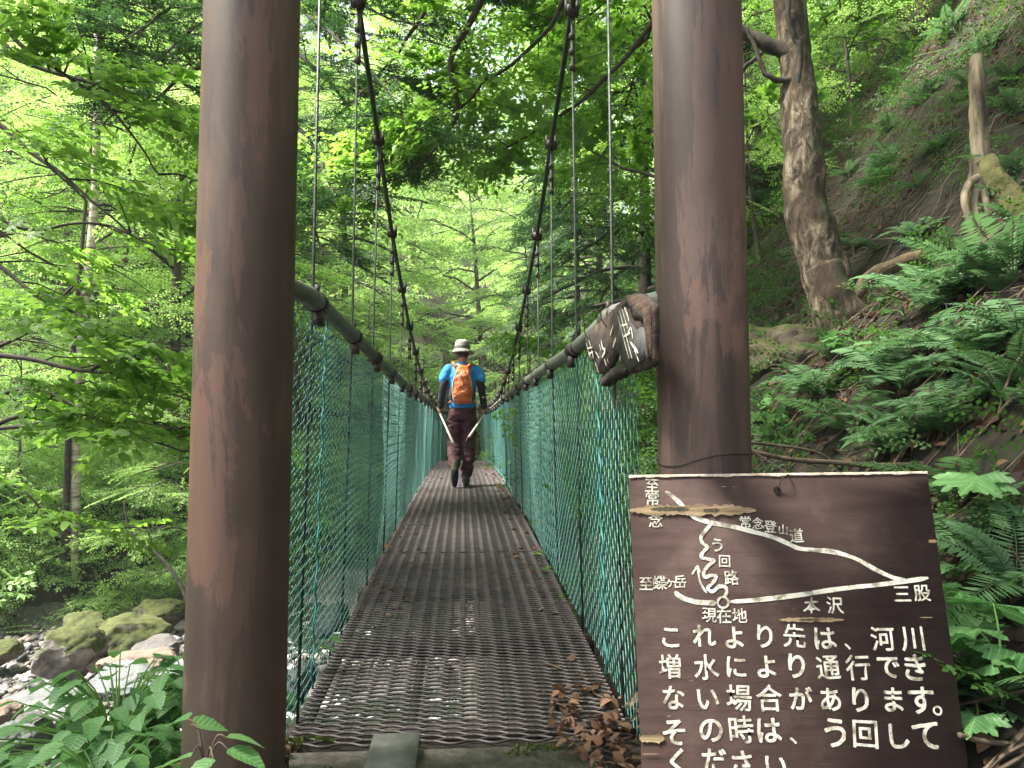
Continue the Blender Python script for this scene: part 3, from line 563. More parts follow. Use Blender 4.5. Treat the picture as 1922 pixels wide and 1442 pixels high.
def blob(name, geo, m, parent, voxel=0.012, smooth=4, wrinkle=0.0, wscale=14):
    o = geo.build(name, m, None); md = o.modifiers.new('join', 'REMESH'); md.mode = 'VOXEL'; md.voxel_size = voxel; md.use_smooth_shade = True
    sm = o.modifiers.new('soft', 'SMOOTH'); sm.iterations = smooth; sm.factor = 0.5
    bpy.context.view_layer.update(); e = o.evaluated_get(bpy.context.evaluated_depsgraph_get()); me = bpy.data.meshes.new_from_object(e); o.modifiers.clear()
    if wrinkle:
        n = len(me.vertices); co = np.zeros(n * 3, np.float32); no = np.zeros(n * 3, np.float32); me.vertices.foreach_get('co', co); me.vertices.foreach_get('normal', no); co = co.reshape(-1, 3); no = no.reshape(-1, 3)
        co = co + no * (wrinkle * fbm(co * np.array([wscale, wscale, wscale * 1.7]), 3))[:, None]; me.vertices.foreach_set('co', co.astype(np.float32).ravel()); me.update()
    me.materials.clear(); me.materials.append(m); o.data = me; o.parent = parent; o.location = (0, 0, 0)
    me.polygons.foreach_set('use_smooth', np.ones(len(me.polygons), bool)); return o
hik = empty('person', (PX, PY, PZ), 'hiker in blue shirt, maroon trousers and sun hat walking away across the bridge', 'person')
def cloth(name, a, b, r=0.85, s=20): return mat(name, a, b, s, r, 0.3, 0.004)
skin = mat('skin', (0.30, 0.17, 0.11), (0.38, 0.22, 0.15), 10, 0.55, 0)
HIP = {1: [(0.085, 0.0, 0.92), (0.08, 0.05, 0.52), (0.05, 0.0, 0.10)], -1: [(-0.085, 0.0, 0.92), (-0.095, 0.06, 0.53), (-0.085, -0.26, 0.22)]}
ARM = {1: [(0.175, 0.03, 1.455), (0.235, -0.03, 1.21), (0.27, 0.0, 1.0)], -1: [(-0.175, 0.03, 1.455), (-0.235, -0.03, 1.21), (-0.265, 0.0, 1.0)]}
g = Geo()
ring_tube(g, [(0, 0, .86, .13, .10), (0, 0, .95, .155, .115), (0, 0, 1.05, .14, .10), (0, .01, 1.2, .155, .105), (0, .02, 1.36, .17, .11), (0, .03, 1.46, .15, .09), (0, .04, 1.5, .08, .07), (0, .05, 1.54, .055, .058), (0, .06, 1.60, .055, .06)])
ring_tube(g, [(0, .07, 1.565, .05, .06), (0, .07, 1.60, .068, .085), (0, .07, 1.66, .077, .098), (0, .07, 1.72, .07, .09), (0, .065, 1.765, .035, .05)])
for s in (-1, 1):
    limb(g, HIP[s], [.085, .06, .042]); limb(g, ARM[s], [.055, .045, .032])
    limb(g, [(s * .078, .065, 1.66), (s * .084, .06, 1.63)], [.015, .012], 4)                     # ears
limb(g, [(0, .165, 1.66), (0, .18, 1.635)], [.012, .015], 4); limb(g, [(-.02, .155, 1.605), (.02, .155, 1.605)], [.009, .009], 4)
for s in (-1, 1):
    w = np.array(ARM[s][2]); d = np.array([s * 0.01, 0.03, -0.08]); d /= np.linalg.norm(d); tip = w + d * 0.06
    limb(g, [w, w + d * .03, w + d * .075], [.026, .032, .03])
    for f in range(4):                                                                            # four curled fingers and a thumb round the pole
        b0 = w + d * .085 + np.array([0, .028 - .019 * f, 0]); l = (.85, 1, .95, .75)[f]
        limb(g, [b0, b0 + np.array([-s * .004, 0, -.026 * l]), b0 + np.array([-s * .024, 0, -.040 * l]), b0 + np.array([-s * .036, 0, -.024 * l])], [.0095, .009, .0085, .008], 8)
    t0 = w + d * .03 + np.array([-s * .01, .026, 0]); limb(g, [t0, t0 + np.array([-s * .016, .012, -.022]), t0 + np.array([-s * .03, .004, -.045])], [.011, .0105, .009], 8)
blob('body', g, skin, hik, 0.0075, 3)
g = Geo(); ring_tube(g, [(0, 0, .955, .172, .125), (0, 0, 1.0, .17, .122), (0, .005, 1.1, .165, .118), (0, .01, 1.25, .175, .122), (0, .02, 1.36, .18, .12), (0, .03, 1.44, .158, .10), (0, .04, 1.485, .09, .08), (0, .045, 1.535, .064, .068)])
for s in (-1, 1): limb(g, [(s * .160, .03, 1.447), (s * .195, .02, 1.41), (s * .230, -.012, 1.31)], [.066, .068, .066])
blob('shirt', g, cloth('bright_blue_fabric', (0.012, 0.17, 0.47), (0.02, 0.25, 0.62)), hik, 0.011, 3, 0.006)
for s in (-1, 1):
    g = Geo(); A = np.array(ARM[s]); limb(g, [A[0] * .35 + A[1] * .65 + np.array([0, 0, .01]), A[1], A[2] + np.array([0, 0, .01])], [.056, .05, .041]); blob('arm_sleeve', g, cloth('black_stretch_fabric', (0.008, 0.009, 0.016), (0.016, 0.018, 0.03)), hik, 0.01, 3, 0.004)
    g = Geo(); w = A[2]; limb(g, [w + np.array([0, 0, .0]), w + np.array([0, 0, -.022])], [.041, .040], 6); blob('glove_cuff', g, cloth('black_glove', (0.012, 0.010, 0.012), (0.03, 0.025, 0.025)), hik, 0.008, 2)
g = Geo(); ring_tube(g, [(0, 0, .80, .12, .10), (0, 0, .86, .172, .125), (0, 0, .93, .175, .13), (0, 0, .985, .165, .12)])
limb(g, [(.085, 0, .90), (.088, .03, .72), (.085, .05, .52), (.078, .02, .32), (.06, .0, .155)], [.102, .10, .085, .08, .078]); limb(g, [(-.085, 0, .90), (-.095, .035, .72), (-.1, .06, .53), (-.10, -.08, .38), (-.09, -.2, .27)], [.102, .10, .085, .08, .076])
blob('trousers', g, cloth('maroon_trousers', (0.035, 0.010, 0.013), (0.075, 0.022, 0.026), 0.8, 9), hik, 0.012, 3, 0.016, 11)
boot = cloth('grey_brown_boot', (0.03, 0.025, 0.02), (0.10, 0.08, 0.05), 0.8)
sole = cloth('dark_rubber_sole', (0.008, 0.008, 0.008), (0.02, 0.02, 0.02))
sh = Geo(); limb(sh, [(.05, -.03, .075), (.05, .03, .065), (.052, .12, .05), (.054, .17, .04)], [.052, .052, .046, .036]); limb(sh, [(.05, -.02, .06), (.05, -.01, .16)], [.05, .052]); o = blob('boot', sh, boot, hik, 0.009, 3)
g = Geo(); limb(g, [(.05, -.05, .020), (.05, .04, .018), (.055, .18, .018)], [.040, .04, .034]); blob('sole', g, sole, o, 0.008, 2)
sh = Geo(); hp, tp = np.array([-.085, -.285, .20]), np.array([-.085, -.235, .045]); limb(sh, [hp + np.array([0, .03, .02]), (hp + tp) / 2 + np.array([0, .035, 0]), tp + np.array([0, .03, .0])], [.05, .05, .038]); limb(sh, [hp + np.array([0, .02, .0]), hp + np.array([0, .05, .09])], [.048, .052]); o = blob('boot', sh, boot, hik, 0.009, 3)
g = Geo(); limb(g, [hp + np.array([0, -.025, .0]), (hp + tp) / 2 + np.array([0, -.015, 0]), tp + np.array([0, -.01, -.015])], [.040, .043, .034]); blob('sole', g, sole, o, 0.008, 2)
hat = Geo(); lathe(hat, [(.142, 1.655), (.150, 1.648), (.125, 1.675), (.098, 1.705), (.096, 1.74), (.090, 1.785), (.075, 1.812), (.04, 1.822), (.004, 1.824)], 40, (0, .065, 0), 1.12); o = hat.build('hat', cloth('grey_beige_hat', (0.20, 0.18, 0.155), (0.32, 0.30, 0.26), 0.9), hik, True, True)
g = Geo(); lathe(g, [(.0985, 1.708), (.0995, 1.712), (.0985, 1.738), (.097, 1.741)], 40, (0, .065, 0), 1.12); g.build('hat_band', cloth('grey_hat_band', (0.10, 0.09, 0.08), (0.15, 0.14, 0.12)), o, True)
hr_ = Geo(); ring_tube(hr_, [(0, .04, 1.59, .06, .05), (0, .03, 1.64, .078, .07), (0, .035, 1.69, .082, .075)]); blob('hair', hr_, cloth('grey_black_hair', (0.02, 0.018, 0.016), (0.06, 0.055, 0.05)), hik, 0.01, 2)
g = Geo(); ring_tube(g, [(.005, -.15, 1.005, .085, .05), (.005, -.17, 1.04, .122, .085), (.005, -.18, 1.12, .13, .10), (.005, -.175, 1.25, .122, .092), (.005, -.16, 1.38, .10, .075), (.005, -.13, 1.46, .07, .05), (.005, -.115, 1.48, .045, .035)])
pk = blob('backpack', g, cloth('orange_nylon', (0.42, 0.085, 0.018), (0.66, 0.16, 0.04), 0.55, 12), hik, 0.011, 3, 0.010, 13)
g = Geo(); ring_tube(g, [(.015, -.235, 1.20, .07, .035), (.01, -.238, 1.24, .078, .04), (.01, -.225, 1.34, .062, .04), (.01, -.20, 1.40, .035, .03)]); blob('front_pocket', g, cloth('orange_nylon_pocket', (0.48, 0.11, 0.03), (0.72, 0.22, 0.08), 0.5), pk, 0.008, 2, 0.006, 20)
for s in (-1, 1):
    g = Geo(); tube(g, smooth_path([(s * .07, -.10, 1.465), (s * .105, -.06, 1.50), (s * .115, .03, 1.52), (s * .12, .10, 1.46)], 12), .022, 8); tube(g, [(s * .105, -.1, 1.05), (s * .14, -.12, 1.03), (s * .168, -.04, 1.02)], .012, 6); g.build('shoulder_strap', cloth('orange_strap', (0.40, 0.10, 0.03), (0.55, 0.17, 0.06)), pk, True)
    g = Geo(); tube(g, smooth_path([(s * .10, -.215, 1.04), (s * .118, -.21, 1.15), (s * .105, -.215, 1.28), (s * .06, -.215, 1.40)], 14), .008, 6); g.build('piping', cloth('pale_grey_piping', (0.35, 0.33, 0.31), (0.6, 0.58, 0.55)), pk, True)
    g = Geo(); ring_tube(g, [(s * .118, -.15, 1.05, .03, .06), (s * .135, -.15, 1.10, .03, .065), (s * .13, -.15, 1.20, .022, .05)]); blob('side_pocket', g, cloth('dark_mesh_pocket', (0.02, 0.025, 0.04), (0.05, 0.05, 0.07)), pk, 0.009, 2)
g = Geo(); tube(g, smooth_path([(-.09, -.262, 1.20), (.01, -.285, 1.13), (.1, -.262, 1.08)], 10), .004, 5); tube(g, smooth_path([(.1, -.262, 1.20), (.01, -.287, 1.13), (-.09, -.262, 1.08)], 10), .004, 5); tube(g, smooth_path([(-.03, -.12, 1.475), (0, -.15, 1.50), (.035, -.12, 1.475)], 8), .006, 6); tube(g, smooth_path([(-.03, -.262, 1.38), (.0, -.27, 1.31), (.02, -.275, 1.22)], 8), .005, 5); g.build('bungee_cord', M['clamp'], pk)
white = mat('pale_pole_shaft', (0.50, 0.46, 0.38), (0.70, 0.66, 0.58), 12, 0.4, 0)
for s, hnd, end, lab in ((-1, (-.283, .02, .905), (-.085, -.62, .50), 'pale trekking pole trailing from the left hand of the hiker'), (1, (.288, .02, .905), (.062, -.62, .57), 'pale trekking pole trailing from the right hand of the hiker')):
    a, b = np.array(hnd) + (PX, PY, PZ), np.array(end) + (PX, PY, PZ); d = (b - a) / np.linalg.norm(b - a); r = empty('trekking_pole', tuple(a), lab, 'trekking pole', 'poles carried by the hiker')
    g = Geo(); tube(g, [a - d * .03, a + d * .35, b - d * .05], [.007, .011, .017], 12); g.build('shaft', white, r, True)
    g = Geo(); tube(g, [b - d * .05, b, b + d * .05], [.0185, .017, .008], 12); g.build('tip_cover', M['clamp'], r, True)
    g = Geo(); tube(g, [a - d * .12, a - d * .05, a + d * .04], [.016, .013, .015], 12); g.build('grip', M['clamp'], r, True)

# ------------------------------------------------------------------ boulders and gravel
def rock_geo(seed, sx, sy, sz, sub=5, rough=0.22, cuts=13):
    bm = bmesh.new(); bmesh.ops.create_icosphere(bm, subdivisions=sub, radius=1.0); V = np.array([v.co[:] for v in bm.verts]); F = np.array([[v.index for v in f.verts] for f in bm.faces]); bm.free()
    r = np.random.default_rng(seed)
    for _ in range(cuts):
        n = r.normal(size=3); n /= np.linalg.norm(n); d = r.uniform(0.62, 0.9); e = np.maximum(0, V @ n - d); V = V - (e * 0.85)[:, None] * n
    V = V + 0.10 * np.round(2.5 * fbm(V * 1.1 + seed * 3.1, 2))[:, None] / 2.5 * V; V = V * (1 + rough * 0.6 * fbm(V * 1.6 + seed, 4) + 0.02 * fbm(V * 9 + seed, 2))[:, None]; return Geo().add(V * np.array([sx, sy, sz]), F)
def rock_mat(name, a, b_, mossy=0.0, spots=True, rough=0.85):
    m, nt, b = nodes(name); v = coords(nt); f = noise(nt, v, 5, 8, 0.7); c = ramp(nt, f, [(0.33, a), (0.66, b_)])
    if spots: c = mix(nt, ramp(nt, noise(nt, v, 55, 3, 0.7), [(0.58, (0, 0, 0)), (0.66, (0.7, 0.7, 0.7))]), c, tuple(0.4 * x for x in a))
    if mossy:
        gp = N(nt, 'ShaderNodeNewGeometry'); sp = N(nt, 'ShaderNodeSeparateXYZ'); nt.links.new(gp.outputs['Normal'], sp.inputs[0])
        k = ramp(nt, math_(nt, 'ADD', math_(nt, 'MULTIPLY', sp.outputs[2], 0.55), math_(nt, 'ADD', math_(nt, 'MULTIPLY', noise(nt, v, 14, 8, 0.75), 0.6), math_(nt, 'SUBTRACT', noise(nt, v, 3.2, 6, 0.65), 0.3))), [(0.96 - mossy * 0.5, (0, 0, 0)), (1.06 - mossy * 0.5, (1, 1, 1))])
        mc = ramp(nt, noise(nt, v, 11, 7, 0.75), [(0.35, (0.018, 0.026, 0.004)), (0.65, (0.085, 0.098, 0.014))]); c = mix(nt, k, c, mc)
    nt.links.new(c, b.inputs['Base Color']); b.inputs['Roughness'].default_value = rough; bump(nt, b, noise(nt, v, 12, 10, 0.75), 0.9, 0.04); return m
RM = {'moss': rock_mat('mossy_boulder', (0.06, 0.052, 0.045), (0.36, 0.33, 0.29), 0.72), 'mossall': rock_mat('moss_covered_boulder', (0.07, 0.06, 0.045), (0.2, 0.18, 0.14), 1.0), 'pale': rock_mat('pale_granite', (0.085, 0.092, 0.094), (0.20, 0.21, 0.212)), 'red': rock_mat('reddish_boulder', (0.13, 0.09, 0.065), (0.25, 0.19, 0.15)), 'dark': rock_mat('dark_wet_boulder', (0.045, 0.04, 0.04), (0.14, 0.125, 0.12), 0, True, 0.5)}
def boulder(u, v, Y, wpx, hpx, depth, kind, label, seed):
    c = at(u, v, Y); sx = wpx / 2 / FPX * Y; sz = hpx / 2 / FPX * Y; o = rock_geo(seed, sx * 1.12, depth, sz * 1.25).build('boulder', RM[kind], None, True); o.location = c; o.rotation_euler = (0, 0, 0)
    return tag(o, label, 'boulder', 'boulders in the riverbed')
BL = [(130, 1230, 8.6, 106, 90, .42, 'moss', 'squarish boulder with moss on top and white speckled face beside the gravel'), (240, 1213, 9.3, 130, 84, .5, 'moss', 'broad moss topped boulder just right of the squarish one'),
      (238, 1278, 7.5, 104, 44, .34, 'pale', 'flat pale granite rock behind the leafy plants at the left post'), (268, 1246, 8.2, 126, 40, .35, 'red', 'flat reddish brown rock in front of the mossy boulders'), (66, 1340, 6.4, 170, 74, .55, 'pale', 'large smooth pale granite rock at the left edge of the riverbed'),
      (62, 1360, 5.7, 52, 34, .16, 'dark', 'small dark grey stone in front of the large pale rock'), (6, 1350, 5.8, 54, 46, .2, 'red', 'reddish grey rock cut by the left edge, beside the large pale rock'), (14, 1392, 5.3, 90, 42, .3, 'pale', 'pale rock in the lower left corner below the reddish grey one'),
      (-4, 1222, 9.6, 66, 36, .3, 'mossall', 'low mossy rock at the left edge on the far side of the gravel'), (300, 1149, 11.2, 80, 44, .4, 'mossall', 'rounded mossy boulder at the foot of the far bank near the post'), (160, 1176, 10.0, 70, 40, .3, 'mossall', 'mossy stone peeping out behind the squarish boulder'),
      (66, 1116, 12.3, 60, 42, .3, 'mossall', 'mossy stone up on the far bank among the leaves'), (292, 1224, 8.6, 92, 40, .3, 'dark', 'dark wet rock beside the left post under the broad mossy boulder'), (178, 1250, 8.5, 22, 20, .09, 'red', 'fist sized brown stone wedged between the two mossy boulders'),
      (340, 1262, 7.3, 70, 36, .25, 'pale', 'pale rock half hidden behind the left post'), (85, 1298, 7.2, 28, 26, .1, 'red', 'small tan stone standing on the gravel'), (620, 1165, 4.6, 60, 40, .3, 'pale', 'white rock in the stream seen through the left mesh'), (562, 1285, 3.6, 50, 60, .25, 'pale', 'white rock below the left edge of the deck')]
for k, q in enumerate(BL): boulder(*q, seed=20 + k)
c = hit(1478, 680); o = rock_geo(77, .55, .5, .36, rough=0.5).build('boulder', rock_mat('brown_mossy_rock', (0.05, 0.038, 0.024), (0.14, 0.11, 0.07), 0.35), None, True); o.location = c + np.array([0.05, 0.2, 0.0]); tag(o, 'brown mossy rock under the foot of the big leaning tree', 'boulder')
bm = bmesh.new(); bmesh.ops.create_icosphere(bm, subdivisions=2, radius=1.0); PV = np.array([v.co[:] for v in bm.verts]); PF = np.array([[v.index for v in f.verts] for f in bm.faces]); bm.free()
PV = PV * (1 + 0.22 * fbm(PV * 1.3, 2))[:, None]; n = 15000; x = rng.uniform(-9, 0.4, n); y = rng.uniform(3.2, 11.5, n); z = terrain(x, y); ok = (z < -1.35) & ~((x > -1.7) & (y < 9)); x, y, z = x[ok], y[ok], z[ok]; n = len(x)
s = 0.018 + 0.055 * rng.random(n) ** 3; Mx = rotz(rng.uniform(0, 6.28, n)) * np.stack([s * rng.uniform(.8, 1.5, n), s * rng.uniform(.8, 1.2, n), s * rng.uniform(.5, .9, n)], -1)[:, None, :]
g = Geo().inst((PV, [PF], np.zeros(len(PF)), np.zeros((len(PV), 3))), Mx, np.stack([x, y, z + s * 0.35], -1), rng.random(n))
m, nt, b = nodes('river_gravel'); a_ = N(nt, 'ShaderNodeAttribute', attribute_name='tint'); nt.links.new(ramp(nt, a_.outputs['Fac'], [(0.0, (0.02, 0.018, 0.019)), (0.6, (0.08, 0.075, 0.072)), (0.8, (0.15, 0.11, 0.08)), (0.9, (0.24, 0.23, 0.22)), (1.0, (0.36, 0.345, 0.33))]), b.inputs['Base Color']); b.inputs['Roughness'].default_value = 0.7
tag(g.build('gravel', m, None, True), 'dark and pale rounded pebbles covering the riverbed', 'gravel', kind='stuff')

# ------------------------------------------------------------------ leaf, spray and frond templates
LEAF = (np.array([[0, 0, 0], [.45, .27, .05], [1, 0, -.07], [.45, -.27, .05]]), [np.array([[0, 2, 1], [0, 3, 2]])], np.zeros(2), np.zeros((4, 3)))
def fine_leaf(wd=.72, serr=.05, n=9, droop=.16):
    t = np.linspace(0, 1, n); w = wd / 2 * np.sin(np.pi * np.clip(t, 0, 1) ** 0.72) ** 0.8; e = w * (1 + serr * np.where(np.arange(n) % 2, 1, -1)); e[0] = e[-1] = 0
    mid = np.stack([t, 0 * t, -droop * t ** 2], 1); V = np.concatenate([mid, mid + np.stack([0 * t - .03, e, .22 * e], 1), mid + np.stack([0 * t - .03, -e, .22 * e], 1)])
    k = np.arange(n - 1); F = np.concatenate([np.stack([k, k + 1, k + 1 + n, k + n], 1), np.stack([k, k + 2 * n, k + 1 + 2 * n, k + 1], 1)]); U = np.stack([np.tile(t, 3), V[:, 1], 0 * V[:, 0]], 1)
    return (V, [F], np.zeros(len(F)), U)
def palm_leaf(lobes=7, depth=.42):
    A = []
    for k in range(lobes):
        a = (k - (lobes - 1) / 2) * 2 * math.pi / (lobes + 1.3); l = 1 - .32 * abs(k - (lobes - 1) / 2) / ((lobes - 1) / 2); w = math.pi / (lobes + 1.3)
        A += [(a - w * .52, l * .72), (a - w * .32, l * .70), (a - w * .26, l * .86), (a, l), (a + w * .26, l * .86), (a + w * .32, l * .70), (a + w * .52, l * .72), (a + w, l * (1 - depth) * .9)]
    P = np.array([[r * math.cos(a), r * math.sin(a), .07 * math.cos(a * lobes) - .16 * r * r] for a, r in A[:-1]]); P = np.concatenate([[[0, 0, 0]], P]); n = len(P); k = np.arange(1, n - 1); F = np.stack([0 * k, k, k + 1], 1)
    return (P, [F], np.zeros(len(F)), np.stack([P[:, 0], P[:, 1], 0 * P[:, 0]], 1))
OVATE, PALM = fine_leaf(), palm_leaf()
MAPLE = palm_leaf(5, .35)
def spray_tpl(seed, L=.8, nside=6, size=.07, leaf=LEAF, flat=.35, droop=.18):
    r = np.random.default_rng(seed); P, D, Sz = [], [], []
    def twig(p, a, l, top=False):
        n = max(2, int(l / (size * .52))); d = np.array([math.cos(a), math.sin(a), 0])
        for i in range(n):
            t = (i + .7) / n * l; q = p + d * t; q[2] -= droop * (np.linalg.norm(q[:2]) ** 2) * .6; b = a + (1 if i % 2 else -1) * r.uniform(.6, 1.15)
            P.append(q); D.append([math.cos(b), math.sin(b), r.uniform(-.45, .1)]); Sz.append(size * r.uniform(.7, 1.15))
        q = p + d * l; q[2] -= droop * (np.linalg.norm(q[:2]) ** 2) * .6; P.append(q); D.append([d[0], d[1], -.3]); Sz.append(size)
    twig(np.zeros(3), 0, L)
    for k in range(nside):
        t = (k + .6) / (nside + .4); twig(np.array([t * L, 0, 0]), (1 if k % 2 else -1) * r.uniform(.6, .95), L * (.55 - .38 * t) * r.uniform(.8, 1.15))
    n = len(P); Mx = frames(np.array(D), r.normal(0, flat, n)) * np.array(Sz)[:, None, None]; return Geo().inst(leaf, Mx, np.array(P), r.uniform(0.1, .75, n)).tpl()
def frond_tpl(seed, L=.75, n=15):
    r = np.random.default_rng(seed); q = np.array([[0, -.5, 0], [.55, -.42, .05], [.55, .42, .05], [0, .5, 0]]); T = (q, [np.array([[0, 1, 2, 3]])], np.zeros(1), np.zeros((4, 3))); P, D, Sz = [], [], []
    def shoot(p, a, l):
        d = np.array([math.cos(a), math.sin(a), 0]); m = max(3, int(l / .017))
        for i in range(m):
            t = i / m; x = p + d * l * t; x[2] -= .25 * np.linalg.norm(x[:2]) ** 2 + r.normal(0, .006); P.append(x); D.append([d[0] + r.normal(0, .2), d[1] + r.normal(0, .2), r.normal(-.15, .25)]); Sz.append(np.array([.026, .034 * (1 - .55 * t) * r.uniform(.7, 1.2), .03]))
    shoot(np.zeros(3), 0, L)
    for k in range(n):
        t = (k + .5) / n
        for sd in (-1, 1):
            p = np.array([t * L + r.uniform(-.015, .015), 0, 0]); l = (.30 - .24 * t) * r.uniform(.7, 1.15); a = sd * r.uniform(.75, 1.05); shoot(p, a, l)
            if l > .12:
                pm = p + np.array([math.cos(a), math.sin(a), 0]) * l * .45; shoot(pm, a + .6, l * .4); shoot(pm, a - .6, l * .4)
    m = len(P); Mx = frames(np.array(D), r.normal(0, .35, m)) * np.array(Sz)[:, None, :]; return Geo().inst(T, Mx, np.array(P), r.uniform(0, .7, m)).tpl()
SP = [spray_tpl(1), spray_tpl(2, .7, 5, .065), spray_tpl(3, .9, 7, .075)]
SPL = [spray_tpl(4, .62, 5, .085, fine_leaf(.66, .0, 5, .12)), spray_tpl(5, .7, 6, .09, fine_leaf(.62, .0, 5, .12)), spray_tpl(6, .6, 4, .10, MAPLE)]
SPF = [spray_tpl(7, .9, 4, .13), spray_tpl(8, .8, 3, .12)]
FR = [frond_tpl(1), frond_tpl(2, .62, 12)]

# ------------------------------------------------------------------ trees
def place(crown, tpls, P, D, Sc, r, roll=.3):
    P, D, Sc = np.array(P), np.array(D), np.array(Sc); which = r.integers(0, len(tpls), len(P)); ro = r.normal(0, roll, len(P)); ti = r.normal(0, .16, len(P)) + r.uniform(-.1, .2)
    for k, t in enumerate(tpls):
        s = which == k
        if s.any(): crown.inst(t, frames(D[s], ro[s] * 1.4) * Sc[s][:, None, None], P[s], ti[s])
def make_tree(seed, H, r0, cb, cr, nl, tpls, conifer=False, dense=4, scale=1.0, lean=(0, 0)):
    r = np.random.default_rng(seed); wood, crown = Geo(), Geo(); z = np.linspace(0, 1, 14)
    tp = np.stack([lean[0] * z ** 1.4 + .12 * r.normal() * np.sin(z * 5) * (not conifer), lean[1] * z ** 1.4 + .12 * r.normal() * np.sin(z * 4 + 1) * (not conifer), z * H - .3], 1)
    tube(wood, tp, r0 * (1 - .88 * z) * (1 + .7 * np.exp(-z * 22)), 10); P, D, Sc = [], [], []
    for i in range(nl):
        f = (i + .5) / nl; h = cb + (H - cb) * f ** .95; az = i * 2.4 + r.normal(0, .3); q = (1 - f) ** .75 + .08 if conifer else math.sin(math.pi * min(1, f * .82 + .16)) ** .6
        l = cr * q * r.uniform(.7, 1.1); d = np.array([math.cos(az), math.sin(az), 0]); b = np.array([np.interp(h / H, z, tp[:, 0]), np.interp(h / H, z, tp[:, 1]), h - .3]); t = np.linspace(0, 1, 7)[:, None]
        el, dr = (r.uniform(-.05, .25), .42) if conifer else (r.uniform(.35, .85), .5)
        L = b + d * l * t + np.array([0, 0, 1]) * l * (el * t - dr * t * t) + r.normal(0, .05 * l, (7, 3)) * t; tube(wood, L, r0 * .34 * (1 - f * .6) * (1 - .85 * t[:, 0]) + .006, 5)
        m = dense + 1
        for j in range(m):
            s = .22 + .78 * (j + r.uniform(0, .8)) / m; p = np.array([np.interp(s, t[:, 0], L[:, c]) for c in range(3)]); sd = 1 if j % 2 else -1; a2 = az + sd * r.uniform(.4, 1.1) * (1.2 - s); l2 = l * .5 * (1.15 - s) + .25 * scale; d2 = np.array([math.cos(a2), math.sin(a2), r.uniform(-.25, .2)])
            B = p + d2 * l2 * np.linspace(0, 1, 4)[:, None] - np.array([0, 0, .15 * l2]) * (np.linspace(0, 1, 4)[:, None] ** 2); tube(wood, B, np.linspace(.010, .004, 4) * (1 + .5 * scale), 4, False)
            for k in range(max(1, int(l2 / (.33 * scale))) + 1):
                u = r.uniform(.05, 1.0); a3 = a2 + r.choice([-1, 1]) * r.uniform(.2, .9); P.append(p + d2 * l2 * u); D.append([math.cos(a3), math.sin(a3), r.uniform(-.45, .12) if not conifer else r.uniform(-.5, -.05)]); Sc.append(r.uniform(.75, 1.2) * scale)
    place(crown, tpls, P, D, Sc, r); return wood, crown
def tree(name, proto, loc, label, bark, leaf, cat='tree', group=None, rz=0):
    root = empty(name, loc, label, cat, group); root.rotation_euler = (0, 0, rz); proto[0].build('trunk', bark, root, True, True); proto[1].build('crown', leaf, root, False, True); return root
def gnd(u, Y): x = at(u, 815, Y)[0]; return (x, Y, float(terrain(x, Y)))
PA = make_tree(11, 12.5, .14, 2.2, 3.4, 34, SP, False, 5, 1.0); PB = make_tree(12, 10.0, .13, 1.0, 3.0, 26, SP, False, 5, 1.0, (.8, .3)); PC = make_tree(13, 15.5, .15, 1.0, 4.2, 44, SP, False, 6, 1.25, (-.6, 0))
PS = make_tree(14, 5.2, .05, .7, 1.7, 16, SP, False, 4, .85, (.5, 0)); PH = make_tree(15, 13.5, .16, 3.2, 2.9, 46, FR, True, 5, 1.15); PH2 = make_tree(16, 9.5, .13, .9, 2.7, 44, FR, True, 5, 1.1)
BG = 'broadleaf trees on the far bank'
T = {}
T['A'] = tree('broadleaf_tree', PA, gnd(318, 15.5), 'tall broadleaf tree on the far bank just left of the left post', M['bark'], M['leaf'], group=BG)
T['B'] = tree('broadleaf_tree', PB, gnd(-190, 14.5), 'bright green tree at the left edge behind the river gravel', M['bark'], M['leaf_pale'], group=BG)
T['C'] = tree('broadleaf_tree', PC, gnd(640, 27), 'tall pale green tree beyond the far end, left of the left hangers', M['bark'], M['leaf_pale'], group=BG)
T['S'] = tree('sapling', PS, gnd(780, 25.5), 'slender bright sapling left of the far gateway', M['bark'], M['leaf_pale'], 'sapling', 'saplings round the far end of the bridge')
T['H'] = tree('hemlock_tree', PH, gnd(400, 23.0), 'dark hemlock on the far bank behind the left post, beyond the nearer one', M['bark_dark'], M['needle'])
T['H2'] = tree('hemlock_tree', PH2, gnd(1215, 13.2), 'dark hemlock behind the right cable and right post', M['bark_dark'], M['needle'])
